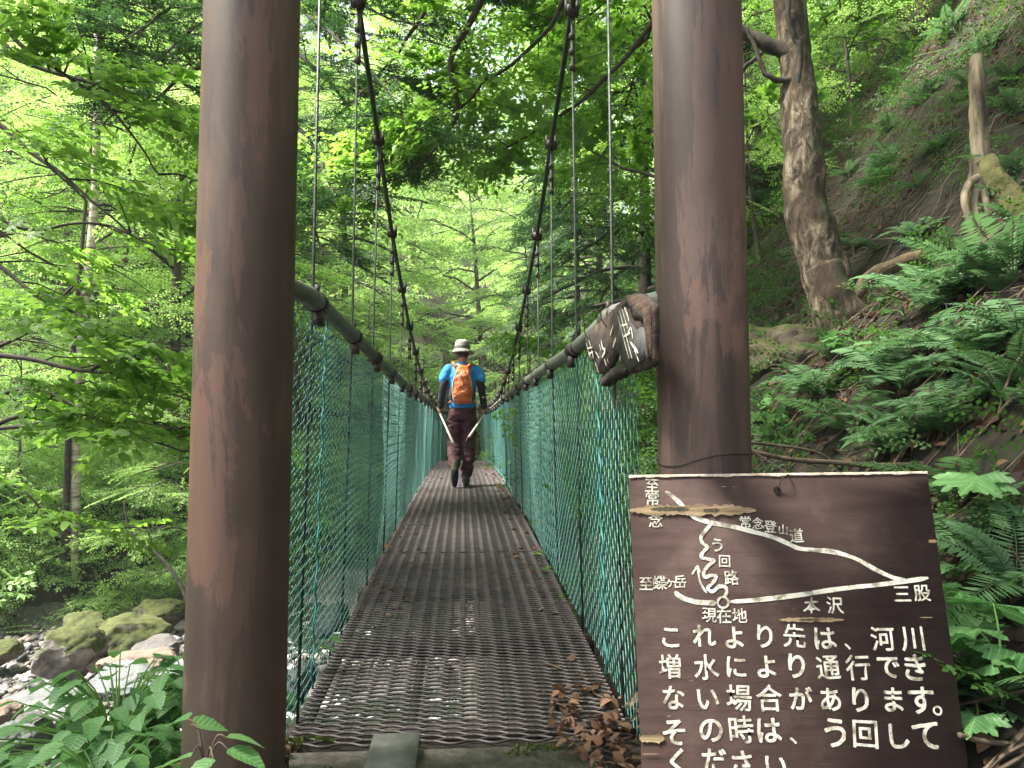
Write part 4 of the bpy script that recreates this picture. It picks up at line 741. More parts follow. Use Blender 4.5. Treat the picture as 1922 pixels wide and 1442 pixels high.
for key, u, Y, rz, sc, lab in [('A', 120, 21, 1.2, 1.1, 'tall broadleaf tree high on the far bank above the birch'), ('B', 915, 30, 2.6, 1.25, 'leaning broadleaf tree behind the hiker beyond the gateway'), ('A', 1120, 30, 4.1, 1.1, 'broadleaf tree beyond the far end between the right hangers'), ('A', 1330, 15, 5.2, .9, 'broadleaf tree mostly hidden behind the right post'),
                               ('B', 235, 17, 2.0, 1.0, 'leaning pale tree on the far bank behind the birch trunk'), ('B', 560, 20, 3.3, 1.1, 'pale green tree just right of the left post across the river'), ('B', 985, 27.5, .6, 1.0, 'pale green tree just right of the far gateway'), ('B', 1450, 17, 1.1, 1.0, 'pale tree on the slope behind the big leaning trunk'),
                               ('C', -30, 24, 1.0, 1.0, 'tallest pale tree at the upper left edge of the far wood'), ('C', 430, 25, 2.2, 1.0, 'tall pale tree behind the left post and hemlock'), ('C', 1040, 40, 3.0, 1.2, 'tall yellowish tree under the bright sky gap at the top'), ('C', 1300, 26, 4.4, 1.0, 'tall pale tree up the valley behind the right post'), ('C', 1620, 27, 5.5, .9, 'tall pale tree on the ridge right of the big trunk'), ('C', 760, 41, 1.9, 1.2, 'tall pale tree far behind the left cable'),
                               ('S', 690, 22, 1.4, 1.1, 'thin sapling on the far bank behind the left hangers'), ('S', 940, 24, 2.7, .9, 'low leafy sapling right of the hiker at the far gateway'), ('S', 1005, 21, 4.0, .9, 'leafy sapling behind the right mesh near the far end'), ('S', 350, 12.2, 0.4, .75, 'bent sapling on the mossy bank touching the left post'), ('S', 60, 12.6, 3.9, .7, 'small sapling above the mossy stones on the left bank'),
                               ('H', 1420, 23, 2.0, .9, 'dark hemlock up the slope behind the big leaning trunk'), ('H2', 1085, 19, 1.1, .8, 'smaller dark hemlock seen above the right mesh'), ('A', 1640, 26, .7, .9, 'tall broadleaf tree on the ridge at the upper right'), ('S', 1605, 10.5, 1.0, .7, 'sapling on the ridge line just right of the leaning trunk'), ('S', 1690, 12, 2.0, .7, 'sapling on the ridge above the upper ferns'), ('S', 1440, 9.5, 3.0, .7, 'sapling between the right post and the leaning trunk'),
                               ('H', 210, 30, .5, 1.0, 'dark hemlock far up the bank at the upper left')]:
    grp = {'A': BG, 'B': BG, 'C': BG, 'S': 'saplings round the far end of the bridge', 'H': 'hemlocks', 'H2': 'hemlocks'}[key]
    dup(T[key], gnd(u, Y), rz, sc, lab, grp)
T['H']['group'] = T['H2']['group'] = 'hemlocks'
# birch
x, y, z = gnd(142, 12.4); r_ = empty('birch_tree', (x, y, z), 'white birch trunk showing between the leaves on the far bank', 'tree'); g = Geo(); q = smooth_path([(x, y, z - .2), (x + .02, y, z + 1.2), (x - .02, y, z + 3), (x + .15, y, z + 6), (x + .1, y, z + 9)], 24); tube(g, q, np.linspace(.105, .05, 24) * (1 + .03 * np.sin(np.arange(24) * 2.0)), 12); g.build('trunk', M['birch'], r_, True)
pb = make_tree(18, 10.5, .06, 4.2, 2.4, 22, SP, False, 4, .9); pb[1].build('crown', M['leaf_pale'], r_, False, True); pb[0].build('limbs', M['bark_dark'], r_, True, True)

# trees given by their own boughs
def bough_sprays(P, r, n, tw=(.25, .7), sc=(.8, 1.1), t0=.15, wood=None, out=None):
    for i in range(n):
        t = t0 + (1 - t0) * (i + r.uniform(0, 1)) / n; k = t * (len(P) - 1); a = int(min(k, len(P) - 2)); p = P[a] + (P[a + 1] - P[a]) * (k - a); d = P[min(a + 1, len(P) - 1)] - P[a]; d = d / (np.linalg.norm(d) + 1e-9)
        az = math.atan2(d[1], d[0]) + r.choice([-1, 1]) * r.uniform(.5, 1.3); l = r.uniform(*tw) * (1.15 - .5 * t); d2 = np.array([math.cos(az), math.sin(az), r.uniform(-.25, .3)]); q = p + d2 * l
        if wood is not None: tube(wood, [p, p + d2 * l * .5 + [0, 0, .02], q, q + d2 * .35 - [0, 0, .06]], [.007, .005, .004, .002], 4, False)
        for m in range(2 if l < .45 else 3):
            a3 = az + r.normal(0, .55); out[0].append(p + d2 * l * r.uniform(.45, 1.0)); out[1].append([math.cos(a3), math.sin(a3), r.uniform(-.4, .12)]); out[2].append(r.uniform(*sc))
def bough(wood, pix, Y0_, Y1_, r0, r1, n=26, jit=.012, seed=0):
    P = smooth_path(path(pix, Y0_, Y1_), n); t = np.arange(n); P = P + jit * np.stack([n2(t, seed, .45, 2), n2(t, seed, .45, 2, 3), n2(t, seed, .45, 2, 6)], 1); tube(wood, P, np.linspace(r0, r1, n), 8); return P
def place_root(name, loc, label, wood, crown, bark, leaf, cat='tree'):
    root = empty(name, loc, label, cat); wood.build('trunk', bark, root, True); crown.build('crown', leaf, root); return root

# the big leaning tree on the right
hb = hit(1580, 622); YB = hb[1] + 0.05
r = np.random.default_rng(31); root = empty('leaning_tree', tuple(hb), 'big flaky barked tree leaning on the right slope with flared mossy roots', 'tree')
n = 260; Pt = smooth_path(path([(1640, 690), (1592, 615), (1560, 540), (1530, 450), (1512, 380), (1507, 300), (1502, 220), (1497, 150), (1490, 60), (1478, -60), (1470, -220), (1462, -420), (1450, -700), (1445, -950)], YB, YB + .5), n); ns = 64
tt = np.linspace(0, 1, n); rad = np.interp(tt, [0, .07, .14, .22, .34, .5, .7, 1], [.30, .215, .178, .165, .150, .138, .115, .06])
g = Geo(); tube(g, Pt, rad, ns); V = g.V[0].reshape(n, ns, 3); ce = Pt[:, None]; dv = (V - ce) / rad[:, None, None]; ang = np.arange(ns) * 2 * math.pi / ns
fl = 1 + .13 * fbm(V * np.array([5, 5, 2.2]), 4) + .09 * np.abs(fbm(V * np.array([17, 17, 6]), 3)) + np.exp(-tt / .08)[:, None] * .32 * (np.cos(3 * ang + 1.0) + .6 * np.cos(5 * ang))[None]
g.V[0] = (ce + dv * (rad[:, None] * fl)[..., None]).reshape(-1, 3); tr = g.build('trunk', M['bark_big'], root, True)
for pts, ra, rb in [([(1545, 500), (1570, 560), (1612, 600), (1668, 640), (1710, 690)], .15, .06), ([(1540, 540), (1552, 600), (1580, 650), (1590, 720)], .09, .05), ([(1550, 560), (1590, 610), (1625, 655), (1640, 700)], .13, .05)]:
    gg = Geo(); P = smooth_path(path(pts, YB - .08, YB - .28), 24); tube(gg, P, np.linspace(ra, rb, 24) * (1 + .1 * n2(np.arange(24), 0, .4)), 14); gg.build('root', M['bark_big'], root, True)
wd, out = Geo(), ([], [], [])
BO = [([(1492, 105), (1440, 85), (1388, 55), (1300, 10), (1180, -60)], .2, .07, .03, 0), ([(1492, 150), (1455, 150), (1432, 130), (1418, 90), (1400, 50)], .0, .03, .012, 0), ([(1497, 165), (1500, 90), (1478, 40), (1480, -40)], -.12, .03, .02, 0), ([(1430, 100), (1395, 130), (1378, 170), (1340, 200)], .2, .02, .012, 2),
      ([(1440, -150), (1250, -120), (1110, -60), (1057, 0), (1027, 56), (970, 112), (914, 146), (850, 157), (765, 176)], 1.2, .035, .006, 20), ([(1440, -300), (1320, -100), (1218, 49), (1173, 109), (1124, 157), (1075, 202), (1027, 232), (982, 258), (937, 279), (892, 275), (858, 262)], 1.6, .03, .005, 20),
      ([(1440, -420), (1150, -300), (960, -120), (903, 0), (870, 64), (849, 105), (847, 150), (860, 198), (855, 225), (832, 255), (798, 300), (765, 326), (723, 343)], .8, .04, .006, 22), ([(914, 146), (877, 191), (840, 221), (780, 258), (727, 288)], 1.3, .014, .004, 8), ([(1440, -420), (1100, -330), (860, -120), (813, 0), (798, 15), (750, 24), (694, 28)], 1.8, .03, .006, 0),
      ([(860, -120), (802, 19), (765, 71), (742, 105), (690, 161), (626, 225), (577, 300)], 2.0, .024, .004, 0), ([(1380, 420), (1300, 360), (1222, 330), (1177, 318), (1139, 300), (1102, 279)], 1.4, .024, .006, 6), ([(1440, -400), (1330, -160), (1180, -30), (1090, 40), (1000, 90)], 2.4, .03, .006, 16), ([(1400, -300), (1260, -40), (1200, 120), (1150, 260), (1090, 330)], 2.6, .02, .004, 16), ([(1440, -200), (1240, -170), (1030, -100), (900, -60), (740, -40)], 1.6, .03, .008, 0)]
for k, (pts, dy, ra, rb, ns_) in enumerate(BO):
    P = bough(wd, pts, YB + .2 + dy * .3, YB + .3 + dy, ra, rb, seed=k)
    if ns_: bough_sprays(P, r, ns_, (.2, .65), (.8, 1.15), .22, wd, out)
for i in range(720):                                                              # unseen leafy top above the frame, widened to shade the slope
    a = r.uniform(0, 6.28); q = r.uniform(.05, 1) ** .55; out[0].append(np.array([3.6 + 5.4 * q * math.cos(a), YB + 2.2 + 5.2 * q * math.sin(a), 9.3 - 1.5 * q + r.uniform(-.6, 1.8)])); out[1].append([math.cos(a), math.sin(a), -.15]); out[2].append(1.6)
wd.build('limbs', M['bark_dark'], root, True); cr_ = Geo(); place(cr_, SP + [SPL[2]], *out, r); cr_.build('crown', M['leaf'], root)

# the tree on the left whose boughs reach into the frame
r = np.random.default_rng(32); tx, ty = -4.7, 4.9; tz = float(terrain(tx, ty)); wd, cr_, out, out2 = Geo(), Geo(), ([], [], []), None
tube(wd, smooth_path([(tx, ty, tz - .2), (tx + .1, ty, tz + 2), (tx - .1, ty + .1, tz + 4.5), (tx, ty, tz + 8)], 24), np.linspace(.17, .06, 24), 14)
for k, (pts, Ya, Yb, ra, rb, ns_) in enumerate([([(-340, 60), (-150, 130), (0, 235), (60, 285), (110, 320), (190, 390), (250, 440)], 4.9, 4.4, .022, .005, 16), ([(-340, 300), (-120, 420), (0, 500), (80, 560), (170, 600), (260, 640)], 4.8, 4.3, .02, .004, 14), ([(-340, 640), (-120, 655), (30, 672), (110, 688), (170, 695), (230, 704), (300, 728), (360, 752)], 4.9, 4.6, .02, .005, 14), ([(172, 694), (210, 676), (245, 668), (262, 674), (282, 658), (340, 655)], 4.6, 4.5, .013, .004, 5),
                                               ([(-340, 900), (-150, 850), (0, 795), (60, 768), (115, 735), (150, 722)], 4.9, 4.6, .022, .008, 10), ([(-200, 860), (0, 806), (60, 797), (140, 788), (250, 792), (340, 810)], 4.8, 4.5, .016, .004, 14), ([(-340, 780), (-150, 720), (20, 640), (80, 600), (115, 560), (160, 520)], 5.4, 5.4, .018, .007, 4), ([(-340, 120), (-100, 80), (80, 130), (180, 160), (260, 200), (330, 240)], 4.6, 4.2, .02, .004, 16), ([(-300, 0), (-50, 20), (60, 100), (200, 200), (300, 330)], 4.3, 4.0, .02, .004, 14),
                                               ([(-200, 870), (-40, 880), (40, 920), (105, 985), (150, 1010)], 5.0, 4.9, .014, .004, 4), ([(-340, 820), (-100, 770), (60, 730), (200, 800), (350, 850)], 4.5, 4.3, .018, .004, 16), ([(-340, 400), (-100, 380), (60, 430), (180, 420), (330, 480)], 5.2, 5.0, .02, .004, 10)]):
    P = bough(wd, pts, Ya, Yb, ra, rb, seed=40 + k); bough_sprays(P, r, max(3, int(ns_ * .5)), (.12, .4), (.55, .85), .35, wd, out)
for i in range(330):  # unseen leaf sprays added overhead to keep sun off posts and deck
    a = r.uniform(0, 6.28); q = r.uniform(.05, 1) ** .6 * 3.3; out[0].append(np.array([-3.9 + q * math.cos(a), 1.6 + q * math.sin(a), r.uniform(6.2, 9.0)])); out[1].append([math.cos(a), math.sin(a), -.2]); out[2].append(1.3)
place(cr_, SPL, *out, r, .25); place_root('overhanging_tree', (tx, ty, tz), 'tree at the left edge whose dark boughs reach in front of the far bank', wd, cr_, M['bark_dark'], M['leaf'])

# hemlock whose trunk stands behind the left post
r = np.random.default_rng(33); wd, cr_, out = Geo(), Geo(), ([], [], []); b_ = at(466, 600, 8.6); hz = float(terrain(b_[0], b_[1])); tube(wd, [(b_[0], b_[1], hz - .2), (b_[0], b_[1], 3), (b_[0] + .05, b_[1], 7), (b_[0], b_[1], 12)], [.15, .13, .09, .03], 12)
for k, pts in enumerate([[(466, -260), (600, -70), (700, 20), (790, 50)], [(466, -110), (560, 10), (640, 80), (720, 160), (770, 250)], [(466, 40), (560, 100), (640, 180), (690, 270), (715, 350)], [(466, 200), (560, 240), (605, 310), (632, 390)], [(466, 320), (550, 370), (590, 430), (605, 480)], [(466, -160), (380, -50), (300, 30), (225, 80)], [(466, -30), (370, 50), (310, 100), (255, 150)], [(466, 90), (370, 130), (300, 180), (235, 225)], [(466, -300), (340, -120), (260, -40), (180, 10)], [(466, -330), (640, -200), (800, -60), (900, 10)]]):
    P = bough(wd, pts, 8.5, 5.9 if k % 2 else 6.5, .03, .005, seed=80 + k); bough_sprays(P, r, 19, (.15, .5), (.55, .85), .18, wd, out)
for i in range(80):
    a = r.uniform(0, 6.28); q = r.uniform(.1, 1); out[0].append(np.array([b_[0] + 1.6 * q * math.cos(a), b_[1] + 1.6 * q * math.sin(a), r.uniform(7.6, 11)])); out[1].append([math.cos(a), math.sin(a), -.3]); out[2].append(1.1)
place(cr_, FR, *out, r, .3); o = place_root('hemlock_tree', (b_[0], b_[1], hz), 'nearest dark hemlock, its boughs crossing the left cable and hangers', wd, cr_, M['bark_dark'], M['needle']); o['group'] = 'hemlocks'
# bent sapling stem on the far bank beside the post
g = Geo(); P = path([(362, 1150), (335, 1090), (300, 1045), (262, 1020), (240, 985), (233, 940)], 10.6, 11.0); tube(g, smooth_path(P, 24), np.linspace(.035, .012, 24), 8); tube(g, smooth_path(path([(300, 1045), (282, 1010), (270, 985)], 10.8), 10), np.linspace(.014, .006, 10), 6); tag(g.build('bare_stem', M['bark_dark'], None, True), 'bare dark bent stem leaning from behind the left post over the mossy rocks', 'branch')

# dead snag, mossy log, hollow root and fallen branches on the slope
hs = hit(1840, 400); YS = hs[1]; g = Geo(); n = 60; P = smooth_path(path([(1846, 440), (1842, 380), (1838, 300), (1836, 220), (1834, 120)], YS), n); rr = np.linspace(.068, .045, n) * (1 + .2 * n2(np.arange(n), 3.0, .2, 2)); tube(g, P, rr, 22); V = g.V[0].reshape(n, 22, 3); dv = V - P[:, None]; V = P[:, None] + dv * (1 + .24 * fbm(V * np.array([18, 18, 3.0]), 4))[..., None]; V[-1, :, 2] += .09 * np.abs(np.sin(np.arange(22) * 2.1)) - .02; V[-2, :, 2] += .04 * np.sin(np.arange(22) * 2.1); g.V[0] = V.reshape(-1, 3)
root = empty('dead_snag', tuple(hs), 'broken pale dead tree stump with exposed stilt roots high on the right slope', 'stump'); g.build('trunk', M['dead'], root, True)
for pts in ([(1838, 335), (1820, 345), (1810, 372), (1818, 410), (1826, 445)], [(1838, 350), (1850, 380), (1862, 410), (1885, 440)], [(1836, 340), (1828, 380), (1834, 430), (1838, 470)], [(1840, 300), (1862, 330), (1870, 360), (1880, 400)]):
    gg = Geo(); tube(gg, smooth_path(path(pts, YS - .1, YS - .25), 20), np.linspace(.035, .016, 20), 8); gg.build('root', M['dead'], root, True)
g = Geo(); hl = hit(1890, 400); P = smooth_path(path([(1850, 300), (1870, 335), (1900, 385), (1940, 440), (1990, 500)], hl[1] - .1, hl[1] - .35), 40); tube(g, P, np.linspace(.05, .10, 40), 16); V = g.V[0]; V += .02 * np.stack([n2(V[:, 0], V[:, 2], 7, 3), 0 * V[:, 0], n2(V[:, 0], V[:, 2], 7, 3, 4)], 1)
tag(g.build('mossy_log', mat('mossy_log_bark', (0.045, 0.05, 0.012), (0.13, 0.12, 0.045), 9, 1.0, 0.9, 0.02), None, True), 'mossy fallen log beside the dead snag, running off the right edge', 'log')
g = Geo(); hh = hit(1700, 480); P = smooth_path(path([(1600, 560), (1640, 520), (1690, 492), (1740, 480), (1790, 470), (1850, 470)], hh[1] - .15, hh[1] - .25), 40); tube(g, P, np.linspace(.05, .085, 40), 14); V = g.V[0]; V += .025 * np.stack([n2(V[:, 0], V[:, 2], 6, 3), 0 * V[:, 0], n2(V[:, 0], V[:, 2], 6, 3, 4)], 1)
tag(g.build('rotten_log', mat('rotten_log_bark', (0.035, 0.026, 0.014), (0.14, 0.10, 0.055), 9, 1.0, 0.9, 0.02, (1, 1, 1)), None, True), 'rotten log bridging the dark hollow right of the leaning tree', 'log')
def stick(pts, Y0_, Y1_, ra, rb, label, m='twig'):
    g = Geo(); tube(g, smooth_path(path(pts, Y0_, Y1_), 30), np.linspace(ra, rb, 30), 7); tag(g.build('fallen_branch', M[m], None, True), label, 'branch', 'fallen branches on the slope')
h1 = hit(1700, 880)[1]; stick([(1400, 845), (1480, 862), (1560, 868), (1640, 874), (1740, 872), (1840, 868)], h1 - .12, h1 - .1, .010, .014, 'long fallen branch lying across the slope just above the map board')
stick([(1400, 830), (1500, 842), (1545, 855), (1570, 875)], h1 - .1, h1 - .08, .007, .006, 'short forked fallen branch beside the right post'); h2 = hit(1720, 570)[1]; stick([(1632, 528), (1650, 545), (1690, 562), (1740, 568), (1828, 572)], h2 - .25, h2 - .2, .006, .003, 'bare pale curved twig in front of the dark hollow', 'dead')
h3 = hit(1850, 1385)[1]; stick([(1800, 1380), (1850, 1392), (1922, 1398), (1960, 1396)], h3 - .12, h3 - .1, .007, .006, 'thin branch on the ground at the lower right corner'); h4 = hit(1860, 1180)[1]; stick([(1780, 1240), (1840, 1215), (1890, 1195), (1950, 1175)], h4 - .05, h4, .03, .035, 'dark decaying branch among the ferns right of the board', 'bark')

# ------------------------------------------------------------------ ferns
def fern_proto(seed, nf=9, L=.62):
    r = np.random.default_rng(seed); g = Geo(); t = np.array([0, .35, .7, 1.0]); w = np.array([.0, .16, .11, 0]); sh = np.concatenate([np.stack([t, w, .02 * t], 1), np.stack([t[1:3], -w[1:3] * .9, .02 * t[1:3]], 1)]); PI_ = (sh, [np.array([[0, 4, 1], [2, 5, 3]]), np.array([[1, 4, 5, 2]])], np.zeros(3), np.zeros((6, 3)))
    for f in range(nf):
        az = f * 6.283 / nf + r.normal(0, .25); l = L * r.uniform(.75, 1.15); u = np.linspace(0, 1, 16); el = r.uniform(.9, 1.25); th = el - (1.45 + r.uniform(-.2, .3)) * u ** 1.1; ds = l / 15; rad_ = np.concatenate([[0], np.cumsum(np.cos(th[:-1]) * ds)]); zz = np.concatenate([[0], np.cumsum(np.sin(th[:-1]) * ds)]); sw = r.normal(0, .12) * u ** 2
        P = np.stack([rad_ * np.cos(az + sw), rad_ * np.sin(az + sw), zz], 1); tube(g, P, np.linspace(.004, .0012, 16), 4, False, .1); n = 30; s = np.linspace(.14, .985, n); Q = np.stack([np.interp(s, u, P[:, c]) for c in range(3)], 1); Tn = np.gradient(Q, axis=0); Tn /= np.linalg.norm(Tn, axis=1)[:, None]; side = np.cross(Tn, np.array([0, 0, 1.0])); side /= np.linalg.norm(side, axis=1)[:, None] + 1e-9
        pl = l * .21 * np.clip(np.sin(np.pi * (s * .86 + .12)) ** .7, .05, 1) * (1 - .25 * s); tf = r.uniform(.25, .75)
        for sd in (-1, 1):
            D = sd * side + .38 * Tn + np.array([0, 0, -.16]) + r.normal(0, .06, (n, 3)); Mx = frames(D, r.normal(0, .2, n) + sd * .25); wdt = np.minimum(pl, .085) ; Mx = Mx * np.stack([pl, np.maximum(wdt * .85, l * .028), pl], -1)[:, None, :]; g.inst(PI_, Mx, Q, np.clip(tf + r.normal(0, .08, n), 0, 1))
    return g
FP = [fern_proto(s) for s in (1, 2, 3)]; FE = []
ferns = [(1545, 745, 1.15, 'long arching fern on the slope above the right part of the board'), (1690, 735, 1.2, 'fern right of the arching one, midway up the slope'), (1665, 690, .75, 'fern just below the mossy roots of the leaning tree'), (1765, 665, .95, 'fern under the bare pale curved twig'), (1745, 590, 1.25, 'large fern in front of the dark hollow'), (1830, 560, 1.2, 'large fern right of the dark hollow'), (1905, 520, 1.2, 'fern below the mossy log at the right edge'), (1840, 690, 1.0, 'small fern near the right edge, below the large pair'),
         (1440, 795, .9, 'pale green fern close to the right post'), (1600, 820, 1.0, 'fern above the long fallen branch'), (1780, 800, 1.0, 'yellowish fern above the right corner of the board'), (1880, 770, .9, 'drooping fern at the right edge above the board'), (1800, 960, .9, 'upright fern touching the upper right corner of the board'), (1835, 1040, .9, 'feathery fern right of the board beside the map line end'), (1905, 1120, .9, 'fern cut by the right edge, level with the lettering'), (1815, 1300, .7, 'little fern low beside the board edge'), (1880, 1345, .8, 'fern in the lower right corner'),
         (1720, 450, .8, 'small fern on the bare soil above the hollow'), (1890, 345, .9, 'fern behind the mossy log'), (1640, 350, .7, 'small fern on the slope right of the leaning trunk'), (1760, 285, .8, 'fern left of the dead snag'), (1895, 225, 1.0, 'fern right of the top of the dead snag'), (1730, 195, .9, 'fern high on the slope below the ridge'), (1860, 100, 1.1, 'fern near the upper right corner'), (1600, 470, .7, 'dark little fern behind the roots of the leaning tree'), (1660, 255, .8, 'fern on the ridge line right of the trunk'), (1790, 60, 1.1, 'topmost fern on the ridge'), (1910, 640, 1.0, 'fern at the right edge over bare red soil'), (1500, 730, .7, 'small fern beside the brown mossy rock'), (1690, 860, .8, 'fern right above the middle of the board'), (1560, 300, .7, 'fern hidden just right of the trunk, high up'), (1815, 170, .8, 'fern just above the snag on the ridge')]
for k, (u, v, sc, lab) in enumerate(ferns):
    p = hit(u, v)
    if k < 3:
        o = FP[k].build('fern', M['fern'], None, False, True); o.location = p; o.scale = (sc * .70,) * 3; FE.append(o); tag(o, lab, 'fern', 'ferns on the right slope')
    else:
        o = FE[k % 3].copy(); C.objects.link(o); o.location = p; o.scale = (sc * .70,) * 3; o.rotation_euler = (0, -0.35, k * 1.9); tag(o, lab)
rf = np.random.default_rng(55)
for k in range(46):
    u, v = rf.uniform(1420, 1930), rf.uniform(60, 860)
    if v < 720 - .95 * (u - 1000) + 120 or (u < 1700 and 480 < v < 640): continue
    p = hit(u, v); sc = rf.uniform(.3, .6); o = FE[k % 3].copy(); C.objects.link(o); o.location = p; o.scale = (sc,) * 3; o.rotation_euler = (0, -0.35, k * 2.2); tag(o, 'one of the small ferns dotted over the right slope', None, 'small ferns on the right slope')
for o in FE: o.rotation_euler = (0, -0.35, rng.uniform(0, 6))

# ------------------------------------------------------------------ broad-leaved plants
def plant_geo(seed, spots, tpl, size, up=(.25, .6)):
    """spots: local leaf base offsets from the root; every leaf sits on its own stem"""
    r = np.random.default_rng(seed); st, lf = Geo(), Geo()
    for (x, y, z, a, s) in spots:
        e = np.array([x, y, z]); tube(st, smooth_path([(0, 0, 0), (x * .35, y * .35, z * .7), e], 7), np.linspace(.004, .002, 7), 5, False); d = np.array([[math.cos(a), math.sin(a), r.uniform(-.45, -.1)]]); lf.inst(tpl, frames(d, r.normal(0, .25, 1)) * (size * s), e[None], np.array([r.uniform(.1, .85)]))
    return st, lf
def rnd_spots(r, n, R_, H):
    o = []
    for i in range(n):
        a = r.uniform(0, 6.28); q = R_ * math.sqrt(r.uniform(.05, 1)); o.append((q * math.cos(a), q * math.sin(a), H * r.uniform(.35, 1) * (1 - .35 * q / R_), a + r.normal(0, .4), r.uniform(.7, 1.2)))
    return o
def plant(name, loc, label, seed, n, R_, H, tpl, size, cat='plant', group=None):
    r = np.random.default_rng(seed); st, lf = plant_geo(seed, rnd_spots(r, n, R_, H), tpl, size); root = empty(name, tuple(loc), label, cat, group); st.build('stem', M['under'], root, True, True); lf.build('leaves', M['broad'], root, True, True); return root
PG = 'broad-leaved plants on the right slope'
for k, (u, v, n, R_, H, tp_, sz, lab) in enumerate([(1440, 800, 16, .22, .26, OVATE, .12, 'clump of rounded pale leaves between the right post and the ferns'), (1500, 770, 12, .2, .22, OVATE, .10, 'spread of toothed leaves right of the clump at the post'), (1655, 850, 5, .12, .16, OVATE, .11, 'plant with a few round leaves standing on the fallen branch'), (1620, 665, 14, .24, .2, MAPLE, .10, 'low lobed plant at the foot of the mossy roots'), (1870, 990, 6, .12, .28, PALM, .15, 'plant with big star shaped leaves right of the board top'),
                                                    (1835, 1085, 6, .10, .16, PALM, .075, 'small plant with little star shaped leaves beside the board'), (1800, 1180, 7, .14, .2, MAPLE, .12, 'lobed plant with a yellowing leaf beside the lettering'), (1885, 1310, 6, .14, .3, PALM, .17, 'largest star leaved plant in the lower right corner'), (1840, 1400, 7, .12, .15, PALM, .09, 'low lobed plant at the bottom right of the board'), (1700, 600, 8, .16, .2, OVATE, .09, 'toothed plant among the ferns under the pale twig')]):
    p = hit(u, v); plant('broadleaf_plant', p, lab, 60 + k, n, R_, H, tp_, sz, group=PG)
# leafy plants on the near bank beside the left post
for k, (x, y, n, R_, H, sz, lab) in enumerate([(-1.12, 2.55, 202, .36, .50, .085, 'thick bed of large green leaves left of the left post'), (-1.62, 2.75, 202, .45, .40, .085, 'leafy plants further left in front of the large pale rock'), (-.95, 2.8, 148, .30, .66, .085, 'tall leafy plants right behind the left post'), (-1.5, 2.25, 175, .38, .34, .085, 'leafy plants in the lower left corner'), (-.98, 2.15, 80, .24, .32, .085, 'leaf cluster hugging the foot of the left post')]):
    plant('leafy_bush', (x, y, float(terrain(x, y))), lab, 90 + k, n, R_, H, OVATE, sz, 'plant', 'leafy plants beside the left post')
def sprig(name, base, leaves, label, size):
    """leaves: (u, v, Y, heading, scale) of each leaf's base"""
    root = empty(name, tuple(base), label, 'plant'); st, lf = Geo(), Geo(); r = np.random.default_rng(5)
    for (u, v, Y, a, s) in leaves:
        e = at(u, v, Y); tube(st, smooth_path([base, (base + e) / 2 + np.array([0, 0, .04]), e], 8), np.linspace(.003, .0016, 8), 5, False); d = np.array([[math.cos(a), math.sin(a), -.25]]); lf.inst(OVATE, frames(d, r.normal(0, .2, 1)) * (size * s), e[None], np.array([r.uniform(.3, .8)]))
    st.build('stem', M['twig'], root, True); lf.build('leaves', M['broad'], root, True)
sprig('leafy_twig', at(385, 1452, 1.72), [(425, 1385, 1.72, .3, 1.0), (428, 1408, 1.70, -.2, 1.1), (360, 1360, 1.74, .6, 1.0), (352, 1350, 1.75, 2.6, .9), (360, 1420, 1.7, 2.9, .9), (400, 1425, 1.66, -2.2, .8)], 'leafy twig in front of the foot of the left post', .088)
sprig('leafy_twig', at(540, 1446, 2.1), [(518, 1412, 2.1, 3.0, .7), (535, 1420, 2.08, .2, .6), (545, 1425, 2.05, 1.0, .55)], 'tiny leafy sprout between the left post and the deck', .05)
sprig('leafy_twig', at(575, 1290, 2.9), [(600, 1215, 2.9, .3, 1.0), (590, 1195, 2.9, 2.6, .8), (622, 1200, 2.9, .6, .7)], 'sprout with one big leaf poking through the left mesh at the deck edge', .10)
rr_ = np.random.default_rng(8); root = empty('leafy_shoot', (0.62, 6.9, .1), 'bright green leafy shoot leaning over the right handrail near the hiker', 'plant'); st, out = Geo(), ([], [], [])
for pts in ([(1060, 880), (1030, 820), (995, 765)], [(1070, 850), (1060, 700), (1040, 620)], [(1060, 830), (1040, 660), (1000, 630)], [(1080, 830), (1100, 650), (1095, 590)]):
    P = smooth_path(path(pts, 7.3, 7.1), 10); tube(st, P, np.linspace(.008, .003, 10), 5); bough_sprays(P, rr_, 4, (.06, .2), (.4, .65), .4, None, out)
st.build('stem', M['twig'], root); lf = Geo(); place(lf, SPL, *out, rr_); lf.build('leaves', M['leaf'], root)

# ------------------------------------------------------------------ undergrowth, far wood, litter
def scatter(n, x0, x1, y0, y1, fn, seed):
    r = np.random.default_rng(seed); x = r.uniform(x0, x1, n); y = r.uniform(y0, y1, n); z = terrain(x, y); k = fn(x, y, z); return x[k], y[k], z[k], r
def tline(x, y): return -(x + 8) * .8 + (y - 8.6) * .6
x, y, z, r = scatter(12500, -16, 9, 5, 34, lambda x, y, z: (tline(x, y) > .45) & (np.abs(x - .1) > np.where(y > 24, .95, .8)) & (z < 9) & (np.abs(x) < .62 * y + 1), 1); n = len(x); pass
g = Geo(); a = r.uniform(0, 6.28, n); place(g, SP[:2] + SPF[1:], np.stack([x, y, z + r.random(n) ** 1.5 * .8], 1), np.stack([np.cos(a), np.sin(a), r.uniform(-.2, .4, n)], 1), r.uniform(.55, 1.0, n), r, .5); tag(g.build('undergrowth', M['under']), 'dense leafy undergrowth covering the far bank', 'undergrowth', kind='stuff')
x, y, z, r = scatter(15000, -13, -1.5, 7, 19, lambda x, y, z: (tline(x, y) > .02) & (tline(x, y) < 4) & (np.hypot(x + 6.2 - .3 * (y - 12), 0) > .28 + 0 * y), 14); n = len(x); g = Geo(); a = r.uniform(0, 6.28, n)
